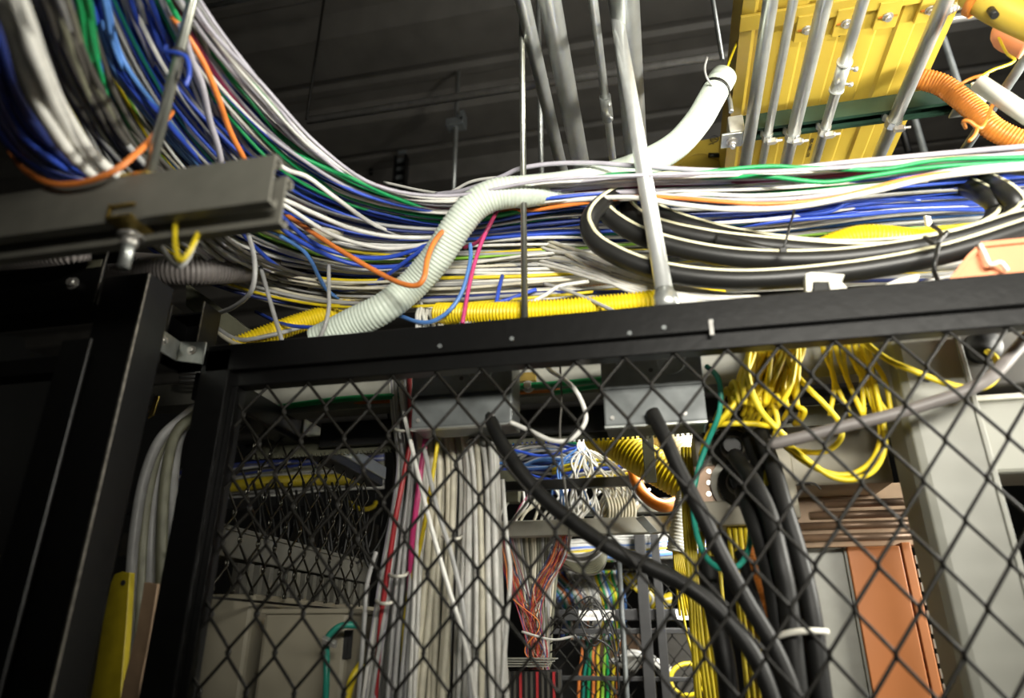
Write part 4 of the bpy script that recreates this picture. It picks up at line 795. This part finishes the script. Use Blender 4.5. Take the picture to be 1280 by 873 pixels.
one([(883, 458, 1.05), (896, 470, 1.04), (901, 490, 1.04), (898, 520, 1.05), (884, 555, 1.07), (872, 590, 1.08), (866, 630, 1.08), (872, 672, 1.06), (885, 700, 1.05), (905, 712, 1.04), (925, 706, 1.05), (936, 685, 1.07), (938, 655, 1.1)], .0042, 'teal', 'green ground cable looping down beside the outlet box', 'ground_cable')
# ---- salmon duct end and cream clip on the rail at right
th = thing('duct_end', PY(1240, 350, .95), 'salmon duct end resting behind the rail at the right edge', 'duct')
pf = [(1186, 356), (1210, 322), (1228, 306), (1330, 296), (1330, 352)]
MB().prism([PY(x, y, .897) for x, y in pf], (0, .05, 0)).build('shell', 'salmon', th, .002)
pf2 = [(1184, 352), (1209, 319), (1227, 302), (1330, 292), (1330, 298), (1229, 308), (1213, 325), (1190, 356)]
MB().prism([PY(x, y, .891) for x, y in pf2], (0, .006, 0)).build('rim', 'salmon', th, .001)
MB().tube(smooth(ypts([(1225, 306, .888), (1231, 318, .885), (1238, 331, .883), (1250, 328, .881), (1259, 338, .887)]), 5), .003, 8).build('zip_tie', 'cap', th)
th = thing('plastic_clip', PY(1030, 365, .93), 'cream plastic cable clip standing on the black rail', 'clip')
pf = [(1008, 372), (1007, 342), (1014, 340), (1056, 343), (1052, 352), (1066, 366), (1066, 376), (1040, 374), (1036, 352), (1016, 352), (1014, 372)]
MB().prism([PY(x, y, .872) for x, y in pf], (0, .018, 0)).build('frame', 'cap', th, .001)
pf = [(1016, 372), (1017, 353), (1036, 353), (1039, 373)]
MB().prism([PY(x, y, .876) for x, y in pf], (0, .010, 0)).build('insert', 'rubber', th, .0008)
pf = [(1076, 372), (1100, 358), (1125, 347), (1150, 342), (1149, 348), (1135, 362), (1100, 372)]
MB().prism([PY(x, y, .872) for x, y in pf], (0, .012, 0)).build('tongue', 'cap', th, .0015)
# ================================================================ far bay behind the fence (bright)
FC = [('white', 6), ('blue', 3), ('lightblue', 3), ('grey', 2), ('navy', 1), ('yellow', .8), ('green', .3)]
for i in range(34):
    t = i/33; y0 = 540+t*58+rnd.uniform(-3, 3); Y = 2.05+rnd.uniform(-.05, .08); c = pick(FC)
    one([(560, y0+14, Y), (630, y0+8+rnd.uniform(-12, 12), Y), (680, y0+3+rnd.uniform(-12, 12), Y), (740, y0-1+rnd.uniform(-12, 12), Y), (800, y0-6+rnd.uniform(-12, 12), Y), (860, y0-11, Y), (930, y0-16, Y)], .0042, c, f'{CNAME[c]} cable on the brightly lit far tray seen through the fence')['group'] = f'{CNAME[c]} cables on the far tray'
for i in range(7):
    y0 = 565+i*5
    one([(690, y0+22, 2.0), (735, y0+12, 1.98), (770, y0+10, 1.98), (800, y0+2, 1.98), (840, y0-22, 1.99)], .005, ('yellow', 'yellow', 'blue', 'white')[i % 4], f'{("yellow", "yellow", "blue", "white")[i % 4]} cable curving up towards the big yellow duct on the far tray')['group'] = f'{("yellow", "yellow", "blue", "white")[i % 4]} cables by the big duct'
for i in range(22):
    t = i/21; xe = 690+t*105
    one([(722+rnd.uniform(-3, 8), 540, 1.96), (725+rnd.uniform(-4, 12), 560, 1.93), (725+(xe-725)*.5+rnd.uniform(-16, 16), 585+rnd.uniform(-10, 10), 1.92), (xe+rnd.uniform(-12, 12), 620+rnd.uniform(-12, 12), 1.91), (xe+rnd.uniform(-22, 22), 660, 1.92)], .0030, pick([('white', 6), ('lightblue', 1), ('cream', 1)]), 'pale cable fanning down over the black bar of the far tray')['group'] = 'pale cables fanning over the black bar'
for i in range(26):
    xs = 640+i*6+rnd.uniform(-14, 14)
    one([(xs+rnd.uniform(4, 24), 612, 1.98), (xs+rnd.uniform(0, 14), 630, 1.93), (xs-8+rnd.uniform(-6, 6), 648, 1.91), (xs-14+rnd.uniform(-6, 6), 668, 1.92)], .0040, pick([('white', 5), ('cream', 2), ('grey', 2), ('maroon', .5)]), 'pale cable end tucked behind the grey bar of the far tray')['group'] = 'pale cables behind the far grey bar'
for i in range(9):
    one([(744+i*4, 606, 1.96), (756+i*4, 618, 1.92), (762+i*4, 638, 1.90), (758+i*4, 664, 1.92)], .0042, 'cream', 'cream cable in the neat curved bunch left of the orange tube')['group'] = 'cream cables in the curved bunch'
def fbar(pxa, pxb, pya, pyb, Y, m, name, label, cat='rail', d=.04, px0=740):
    lo, hi = xbox(pxa, pxb, pya, pyb, Y, d, px0)
    return tag(MB().box(lo, hi).build(name, m, None, .002), label, cat)
fbar(560, 800, 597, 609, 1.86, 'cabinet', 'tray_rail', 'thin black bar crossing the bright far tray', d=.02)
fbar(560, 845, 648, 668, 1.88, 'palebar', 'tray_rail', 'pale grey bar below the fanning white cables in the far bay')
fbar(690, 850, 626, 643, 2.1, 'traygrey', 'tray_rail', 'second pale grey bar behind the curved cream bunch')
fbar(600, 648, 588, 628, 1.92, 'olive', 'bracket_box', 'olive grey block at the left end of the far black bar', 'bracket', px0=630)
fbar(560, 870, 682, 700, 2.75, 'greypaint', 'tray_rail', 'white tray edge in the farthest bay under coloured cables', px0=780)
fbar(560, 870, 702, 712, 2.7, 'cabinet', 'cage_rail', 'black top rail of the far cage', px0=780)
mb = corrugated(ypts([(742, 541, 1.72), (765, 550, 1.70), (800, 572, 1.68), (850, 600, 1.66), (900, 622, 1.66)]), .044, .010, .004, 22)
tag(mb.build('corrugated_duct', 'yellowduct'), 'fat yellow corrugated duct slanting through the bright far bay', 'duct')
mb = corrugated(ypts([(790, 500, 1.9), (830, 540, 1.88), (868, 590, 1.86), (900, 650, 1.85)]), .055, .010, .003, 22)
tag(mb.build('corrugated_duct', 'cream'), 'wide cream corrugated duct behind the fat yellow one', 'duct')
mb = MB().tube(smooth(ypts([(788, 565, 1.82), (792, 590, 1.80), (800, 612, 1.78), (815, 627, 1.77), (832, 633, 1.77), (850, 626, 1.80)]), 8), .0155, 18)
tag(mb.build('plastic_tube', 'orangeduct'), 'smooth orange tube bent like a hook in the far bay', 'tube')
th = thing('corrugated_duct', PY(846, 690, 1.62), 'cream corrugated duct end hanging down with yellow fibres coming out', 'duct')
corrugated(ypts([(860, 596, 1.66), (856, 620, 1.64), (850, 650, 1.62), (844, 690, 1.62)]), .020, .007, .0018, 20).build('duct', 'whiteduct', th)
for i in range(7):
    yel([(840+i*2.2, 672, 1.62), (842+i*2, 690, 1.62), (844+i*2.4, 712, 1.62), (846+i*3, 735, 1.63), (850+i*4, 770, 1.65)], 'yellow fibre dropping out of the hanging cream duct', .0030, 'yellow fibres out of the cream duct')
yel([(842, 690, 1.62), (850, 740, 1.62), (858, 790, 1.62), (870, 830, 1.62), (890, 890, 1.62)], 'single thin yellow fibre curving down right of the far black posts', .0028)
a, b_ = PY(808, 530, 1.45), PY(808, 604, 1.45)
th = thing('hanger_strap', b_, 'olive slotted hanger strap in front of the fat yellow duct', 'strap')
MB().box((a.x-.012, 1.45, b_.z), (a.x+.012, 1.454, a.z)).build('strap', 'olive', th, .001)
for k in (.15, .30): c = a.lerp(b_, k); MB().rod(c, c+Vector((0, -.0008, 0)), .0035, 12).build('hole', 'paper', th)
a = PY(806, 640, 1.7); o = MB().cbox(PY(808, 656, 1.84), RGT*.018+UPV*-.02, RGT*.010+UPV*.004, FWD*.003).build('bracket', 'steelbox', None, .001); tag(o, 'short dark slotted bracket bolted across the far grey bar', 'bracket')
# under the grey bar: grey strands and wire bundles
for i in range(18):
    t = i/17
    one([(640+t*60, 664, 1.98), (645+t*52, 700, 1.98), (655+t*34+rnd.uniform(-5, 5), 750, 1.98), (662+t*26+rnd.uniform(-4, 4), 800, 1.98), (664+t*22, 890, 1.98)], .0048, pick([('cream', 3), ('grey', 2), ('olive', 3)]), 'grey-beige strand behind the coloured wires below the far grey bar')['group'] = 'grey-beige strands below the far bar'
WC = ['red', 'copper', 'maroon', 'grey', 'copper', 'orange', 'red', 'cream', 'navy', 'orange']
for i in range(34):
    u = rnd.uniform(-1, 1); v = rnd.uniform(-1, 1); Y = 1.90+rnd.uniform(-.02, .03)
    one([(706+u*10, 668, Y), (696+u*10+v*5, 700, Y), (676+u*12, 735, Y-.01), (668+v*12, 775, Y-.01), (672+u*12+v*5, 810, Y), (674+v*16, 840, Y), (672+v*20, 900, Y)], .0013, WC[i % 10], f'thin {CNAME[WC[i % 10]]} wire of the bundle slanting down left below the far grey bar', 'telephone_wire')['group'] = f'{CNAME[WC[i % 10]]} wires slanting left'
for i in range(34):
    u = rnd.uniform(-1, 1); v = rnd.uniform(-1, 1); Y = 1.90+rnd.uniform(-.02, .03)
    one([(632+u*8, 672, Y), (638+u*9+v*4, 705, Y), (650+u*12, 745, Y-.01), (664+v*12, 780, Y-.01), (670+u*14, 815, Y), (672+v*18, 850, Y), (670+v*22, 900, Y)], .0013, WC[i % 10], f'thin {CNAME[WC[i % 10]]} wire of the bundle coming from the edge of the white drop', 'telephone_wire')['group'] = f'{CNAME[WC[i % 10]]} wires by the drop'
for i in range(12):
    r_ = 10+i*2.2
    one([(690+rnd.uniform(-3, 6), 682+i*1.5, 1.96), (700+i*2, 690+i*2.4, 1.95), (722+i*2, 694+i*2.2, 1.95), (745+i, 688+i*1.6, 1.95), (760, 676+i*.6, 1.97)], .0026, pick([('grey', 2), ('dark', 2), ('olive', 2)]), 'slack grey cable sagging under the far grey bar')['group'] = 'slack cables under the far bar'
# punch-down block at the bottom
th = thing('wiring_block', PY(655, 850, 1.8), 'dark comb-like wiring block with grey plates below the coloured wires', 'block')
for k in range(4):
    lo, hi = xbox(622, 694-k*4, 823+k*3.2, 824.6+k*3.2, 1.84-.012*k, .05, 660); MB().box(lo, hi).build('plate', 'greypaint', th)
lo, hi = xbox(600, 700, 838, 930, 1.86, .05, 660); MB().box(lo, hi).build('body', 'cabinet', th, .002)
for k in range(11):
    lo, hi = xbox(628+k*7, 631+k*7, 840, 900, 1.85, .01, 660); MB().box(lo, hi).build('tooth', 'red' if k % 3 == 0 else 'dark', th)
# farthest tray cables and colour bunch in the cage
for i in range(14):
    y0 = 672+i*1.8; c = pick([('white', 4), ('lightblue', 3), ('yellow', 2), ('blue', 1), ('pink', .6)])
    one([(690, y0+6, 2.62), (740, y0+3+rnd.uniform(-3, 3), 2.62), (790, y0+rnd.uniform(-3, 3), 2.62), (850, y0-3, 2.62), (900, y0-5, 2.62)], .0042, c, f'{CNAME[c]} cable on the farthest tray behind the hanging cream duct')['group'] = f'{CNAME[c]} cables on the farthest tray'
for i in range(30):
    t = i/29; c = ('navy', 'lightblue', 'teal', 'white', 'orange')[i % 5] if t < .35 else (('white', 'cream', 'white', 'grey', 'white')[i % 5] if t < .72 else ('lime', 'yellow', 'green', 'white', 'lightblue')[i % 5])
    xa = 672+t*100
    one([(xa-18*(t < .35), 700, 2.95), (xa, 722, 2.9), (xa+8+14*(t < .35), 745, 2.88), (xa+10+22*(t < .35), 775, 2.9), (xa+6+24*(t < .35), 800, 2.9)], .0062, c, f'{CNAME[c]} cable in the coloured bunch inside the far cage')['group'] = f'{CNAME[c]} cables inside the far cage'
for i in range(8):
    one([(775+i*3, 718, 2.9), (790+i*5, 735+i*2, 2.88), (815, 748+i*2, 2.9), (840, 742+i*3, 2.9)], .006, ('yellow', 'yellow', 'white')[i % 3], 'pale or yellow cable loop at the right inside the far cage')['group'] = 'cable loops in the far cage'
# far cage panel
YC = 2.55
lo, hi = xbox(668, 872, 708, 722, YC, .03, 770)
zb_ = CZ-.5
th = thing('far_cage_front', ((lo[0]+hi[0])/2, YC, zb_), 'black mesh cage front in the far bay with white label strips', 'fence')
for ya, yb in ((762, 776), (786, 793), (846, 852)):
    l2, h2 = xbox(668, 872, ya, yb, YC, .03, 770); MB().box(l2, h2).build('rail', 'cabinet', th, .002)
for xa, xb in ((800, 814), (821, 832)):
    p = PY((xa+xb)/2, 760, YC); MB().box((x_at(xa, YC, .05), YC-.02, zb_), (x_at(xb, YC, .05), YC+.03, PY(810, 655, YC).z)).build('post', 'cabinet', th, .002)
chain_link(lo[0], hi[0], zb_, hi[2], YC+.015, .060, .075, .0022, sides=5).build('chain_link_mesh', 'blackwire', th)
for xa, xb, txt in ((724, 768, 'ENOSSM  4 SRC'), (845, 860, '')):
    lo2, hi2 = xbox(xa, xb, 765, 774, YC-.003, .002, 770)
    lb = MB().box((lo2[0], YC-.003, lo2[2]-.004), (hi2[0], YC-.0005, hi2[2]+.004)).build('label_strip', 'paper', th)
    if txt: glyph_text(txt, .017, 'dark', lb, Vector(((lo2[0]+hi2[0])/2, YC-.0035, (lo2[2]+hi2[2])/2)), Vector((1, 0, 0)), Vector((0, 0, 1)), Vector((0, -1, 0)))
a = PY(773, 690, 2.2)
tag(MB().rod((a.x, 2.2, CZ-.5), (a.x, 2.2, a.z), .008, 12).build('thin_pipe', 'steelbox'), 'thin grey upright pipe in front of the far cage', 'pipe')
# clutter in the far cage
for i, (xa, xb, ya, yb, Y, m, lab) in enumerate(((690, 775, 800, 960, 3.3, 'cabinet', 'dark equipment rack low behind the mesh of the far cage, left'), (742, 800, 790, 836, 3.1, 'copper', 'brownish equipment box behind the mesh of the far cage'), (835, 875, 785, 960, 3.3, 'dark', 'dark grey equipment rack behind the far cage, right'))):
    lo, hi = xbox(xa, xb, ya, yb, Y, .3, (xa+xb)/2); tag(MB().box(lo, hi).build('equipment_box', m, None, .006), lab, 'box')
for i in range(9):
    c = ('orange', 'teal', 'green', 'orange', 'yellow', 'lime', 'green', 'yellow', 'orange')[i]
    one([(728+i*6, 790, 2.95), (726+i*6+rnd.uniform(-3, 3), 820, 2.92), (724+i*6, 850, 2.92), (722+i*6, 900, 2.92)], .006, c, f'{CNAME[c]} cable standing upright low inside the far cage')['group'] = f'{CNAME[c]} upright cables low in the far cage'
for i in range(7):
    one([(762+i*5, 828+i*2, 2.85), (785+i*4, 818+rnd.uniform(-3, 3), 2.82), (812+i*3, 822+i*3, 2.82), (838, 836+i*4, 2.84)], .008, 'white', 'white cable loop low inside the far cage')['group'] = 'white loops low in the far cage'
mb = MB().tube([PY(860+22*math.cos(k*.3), 850+20*math.sin(k*.3), 2.7+.004*k) for k in range(43)], .008, 8); tag(mb.build('fibre_cable', 'yellow'), 'yellow fibre coiled in a ring at the foot of the far cage', 'cable')
one([(652, 790, 1.78), (690, 800, 1.78), (720, 795, 1.78)], .0028, 'white', 'white wire end sticking out right of the coloured wires')
for i in range(7):
    one([(688, 772+i*11, 1.95), (712, 760+rnd.uniform(-12, 40), 1.93), (740, 752+rnd.uniform(-8, 60), 1.94), (765, 770+rnd.uniform(-8, 60), 1.96), (775, 800+i*14, 1.98)], .0022, 'rubber', 'black cable loop in the dark between wires and far cage')['group'] = 'black loops before the far cage'
# ================================================================ left side behind the fence (dim)
p = PY(292, 482, .94); XS = p.x
ye = .94
for k in range(200):
    ye += .01; q = Vector((XS, ye, p.z))-CAM
    if 640+F*q.dot(RGT)/q.dot(FWD) > 478: break
th = thing('side_fence', (XS, (1+ye)/2, CZ+.03), 'black mesh side fence running away behind the front fence at left', 'fence')
MB().box((XS-.045, .90, p.z-.035), (XS, ye, p.z+.012)).build('top_rail', 'blackpaint', th, .003)
MB().box((XS-.048, ye-.42, p.z-.016), (XS+.003, ye+.01, p.z+.016)).build('rail_sleeve', 'rodsteel', th, .003)
chain_link(.93, ye-.05, CZ+.055, p.z-.03, XS-.02, .055, .080, .0021, axis='y').build('chain_link_mesh', 'bare', th)
MB().rod((XS-.02, .93, CZ+.06), (XS-.02, ye, CZ+.06), .002, 6).build('bottom_wire', 'blackwire', th)
# far-left tray
fbar(150, 470, 620, 634, 2.3, 'cabinet', 'tray_rail', 'dark tray rail in the dim bay at left behind the mesh', px0=350)
fbar(150, 470, 660, 690, 2.5, 'dark', 'tray_rail', 'dark grey lower rail in the dim bay at left behind the mesh', px0=350)
mb = corrugated(ypts([(230, 618, 2.38), (290, 608, 2.36), (350, 602, 2.36), (400, 600, 2.38), (450, 600, 2.4)]), .022, .009, .003, 16); tag(mb.build('corrugated_duct', 'dullyellow'), 'yellow corrugated duct on the dim tray at left behind the mesh', 'duct')  # duct yellow darkened: the bay's dimness is put into its colour
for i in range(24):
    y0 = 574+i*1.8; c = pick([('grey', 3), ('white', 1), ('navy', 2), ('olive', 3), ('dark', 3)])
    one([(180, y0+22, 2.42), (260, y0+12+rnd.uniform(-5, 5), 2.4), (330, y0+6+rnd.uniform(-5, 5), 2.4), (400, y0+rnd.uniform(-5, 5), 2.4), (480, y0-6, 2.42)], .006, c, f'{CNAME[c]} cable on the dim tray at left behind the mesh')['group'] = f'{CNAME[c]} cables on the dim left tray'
one([(436, 628, 2.2), (444, 634, 2.18), (455, 637, 2.18), (466, 634, 2.2), (470, 628, 2.22)], .008, 'yellow', 'short bright yellow cable loop in the dim bay left of the drop', 'fibre_cable')
for i in range(16):
    x = 330+i*9
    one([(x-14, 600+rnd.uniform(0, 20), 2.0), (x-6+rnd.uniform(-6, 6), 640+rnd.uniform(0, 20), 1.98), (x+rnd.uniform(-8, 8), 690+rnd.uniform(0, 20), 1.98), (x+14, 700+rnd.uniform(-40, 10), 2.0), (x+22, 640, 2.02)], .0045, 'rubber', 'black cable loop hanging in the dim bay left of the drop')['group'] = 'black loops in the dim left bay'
# grey trunking box receding, louvres, cabinets
def ybox(pa, pb, Xf, y0, name, m, label, d=.12, par=None, bev=.003):
    """box whose right face lies at x = Xf; pa / pb = pixels of its top and bottom near corner"""
    t = PX(*pa, Xf); b = PX(*pb, Xf); return t, b
p0 = PY(258, 652, 1.25); p1 = PY(258, 690, 1.25); X0 = p0.x
th = thing('trunking_box', (X0, 1.6, p1.z), 'dull grey trunking box receding behind the side fence at left', 'trunking')
MB().box((X0-.12, 1.25, p1.z), (X0, 2.1, p0.z)).build('body', 'greystrut', th, .003)
MB().box((X0-.125, 1.24, p0.z-.006), (X0+.006, 2.1, p0.z+.003)).build('lid', 'greystrut', th, .001)
X1 = X0+.02
th = thing('louvre_panel', (X1, 1.7, CZ), 'slatted louvre panel below the grey trunking box at left', 'panel')
za, zb2 = PY(300, 705, 1.40).z, PY(300, 752, 1.40).z
MB().box((X1-.03, 1.38, zb2), (X1-.02, 2.1, za)).build('backing', 'dark', th)
for k in range(16): MB().box((X1-.02, 1.40+k*.042, zb2), (X1-.004, 1.418+k*.042, za)).build('slat', 'greystrut', th)
c = PY(240, 738, 1.02); Xc = PY(318, 740, 1.15).x
th = thing('cabinet', (Xc-.2, 1.3, 0), 'cream steel cabinet low at left behind the mesh', 'cabinet')
MB().box((Xc-.50, 1.15, 0), (Xc, 2.0, PY(318, 742, 1.15).z)).build('body', 'creampaint', th, .008)
c2 = PY(330, 765, 1.10); c3 = PY(436, 770, 1.10)
th = thing('cabinet', ((c2.x+c3.x)/2, 1.2, 0), 'smaller grey-cream cabinet with a vent slot left of the white cable drop', 'cabinet')
MB().box((c2.x, 1.10, 0), (c3.x, 1.45, c2.z)).build('body', 'creampaint', th, .008)
MB().box((c2.x-.003, 1.095, c2.z-.004), (c3.x+.004, 1.46, c2.z+.004)).build('lid', 'creampaint', th, .002)
for k in range(2):
    a, b_ = PY(431+k*5, 788, 1.099), PY(433.5+k*5, 824, 1.099); MB().box((a.x, 1.098, b_.z), (b_.x, 1.1005, a.z)).build('vent_slot', 'ink', th)
one([(446, 782, 1.06), (430, 782, 1.05), (418, 788, 1.045), (409, 800, 1.045), (408, 820, 1.05), (408, 850, 1.05), (406, 900, 1.06)], .0050, 'teal', 'green ground cable bent over the front of the small cabinet at left', 'ground_cable')
a = PY(412, 803, 1.035); tag(MB().cbox(a, RGT*.010+UPV*-.004, UPV*.004, FWD*.006).build('cable_clamp', 'zinc', None, .001), 'bright clamp on the green cable at the small cabinet', 'clamp')
one([(452, 830, 1.06), (440, 850, 1.05), (432, 880, 1.05)], .006, 'yellow', 'yellow cable just showing at the foot of the small cabinet')
# grey drooping thick cables between post and fence
for i, (dx, dY) in enumerate(((0, 0), (12, .02), (24, .03), (38, .0), (52, .03))):
    one([(262+dx*.2, 496+i*3, 1.1+dY), (232+dx*.3, 520, 1.0+dY), (200+dx*.5, 550-i*2, .97+dY), (180+dx*.7, 600, .96+dY), (168+dx*.9, 670, .96+dY), (163+dx, 740, .97+dY), (158+dx, 830, .98+dY), (150+dx, 920, 1.0+dY)], .0085, ('grey', 'olive', 'grey', 'olive', 'grey')[i], ('thick grey cable drooping left of the fence post, outermost', 'thick olive cable drooping left of the fence post, second from left', 'thick grey cable drooping left of the fence post, middle one', 'thick olive cable drooping left of the fence post, second from right', 'thick grey cable drooping beside the fence post, innermost')[i], 'trunk_cable')
p0 = PY(146, 716, .92)
th = thing('guard_bar', (p0.x, .93, CZ-.5), 'yellow guard bar with a bolt hole, low between black post and fence', 'bar')
q = [PY(x, y, .92) for x, y in ((138, 730), (143, 718), (152, 715), (162, 716), (158, 780), (152, 853), (146, 940), (100, 940), (117, 853), (128, 780))]
MB().prism(q, (0, .012, 0)).build('bar', 'dullyellow', th, .001); c = PY(154, 729, .919); MB().rod(c, c+Vector((0, -.0008, 0)), .004, 12).build('hole', 'ink', th)
q = [PY(x, y, .90) for x, y in ((180, 728), (197, 730), (188, 790), (176, 853), (166, 940), (138, 940), (154, 853), (170, 790))]
tag(MB().prism(q, (0, .02, 0)).build('wooden_slat', 'tan', None, .001), 'tan slat beside the yellow guard bar, left of the fence post', 'slat')
for px, py, lab in ((190, 508, 'small brass tab left of the fence post'), (292, 524, 'small brass tab right of the fence post, behind the mesh')):
    c = PY(px, py, 1.0); tag(MB().prism([c+Vector((-.004, 0, -.022)), c+Vector((.006, 0, -.016)), c+Vector((.010, 0, .018)), c+Vector((.002, 0, .020))], (0, .004, 0)).build('metal_tab', 'brass', None, .0008), lab, 'tab')
lo, hi = xbox(170, 330, 478, 505, 1.14, .05, 240)
o = MB().box(lo, hi).build('tray_rail', 'greystrut', None, .002); tag(o, 'dim grey tray rail end behind the fence corner at left', 'rail')
p0, p1 = PY(238, 372, 1.0), PY(330, 440, 1.05)
mb = MB().cbox((p0+p1)/2, (p1-p0)*.55, UPV*.022, FWD*.004); tag(mb.build('side_stringer', 'olive', None, .001), 'olive grey steel stringer slanting down behind the open channel stub', 'stringer')
for i in range(4):
    one([(225, 462+i*5, 1.1), (245, 461+i*5, 1.08), (270, 462+i*5, 1.1)], .0026, 'grey', 'dim grey cable glimpsed between bracket and fence corner')['group'] = 'dim cables by the bracket'
# ================================================================ gather what is too small or hidden to count
def gather(test, name, label):
    obs = [o for o in list(COL.objects) if o.type == 'MESH' and o.parent is None and test(o)]
    mats = []; V = []; Fc = []; mi = []
    for o in obs:
        m = o.data.materials[0]
        if m not in mats: mats.append(m)
        b = len(V); V += [tuple(v.co) for v in o.data.vertices]
        for p in o.data.polygons: Fc.append(tuple(b+i for i in p.vertices)); mi.append(mats.index(m))
        me = o.data; bpy.data.objects.remove(o); bpy.data.meshes.remove(me)
    me = bpy.data.meshes.new(name); me.from_pydata(V, [], Fc)
    for m in mats: me.materials.append(m)
    me.polygons.foreach_set('material_index', mi); me.polygons.foreach_set('use_smooth', [len(f) == 4 for f in Fc]); me.update()
    o = bpy.data.objects.new(name, me); COL.objects.link(o); tag(o, label, 'cable', None, 'stuff')
def grp(*keys): return lambda o: any(k in o.get('group', '') for k in keys)
gather(grp('on the far tray', 'by the big duct', 'curved bunch'), 'far_cable_mass', 'blue, white and yellow cables massed on the brightly lit far tray')
gather(grp('fanning over the black bar', 'behind the far grey bar'), 'fanned_cable_mass', 'pale cables fanned over the black bar above the far grey bar')
gather(grp('strands below the far bar', 'slack cables under'), 'slack_cable_mass', 'grey-beige slack strands under the far grey bar')
gather(grp('farthest tray'), 'tray_cable_mass', 'coloured cables on the farthest tray behind the hanging cream duct')
gather(grp('inside the far cage', 'low in the far cage', 'loops in the far cage'), 'cage_cable_mass', 'coloured cables crowded inside the far mesh cage')
gather(grp('dim left tray', 'dim left bay', 'loops before the far cage'), 'dim_cable_mass', 'dark and grey cables in the dim bays behind the mesh')
gather(grp('at the back of the drop'), 'drop_cable_mass', 'olive cables at the back of the vertical drop behind the fence')
gather(lambda o: o.name.startswith('network_cable_mass'), 'run_cable_mass', 'cables lying deep in the overhead run behind the nearer ones')
for o in list(COL.objects):      # stout cables are another kind than the thin network ones
    g = o.get('group', '')
    if o.name.startswith('network_cable') and any(k in g for k in ('thick', 'at the left edge', 'between the white and green')): o.name = 'trunk_cable'
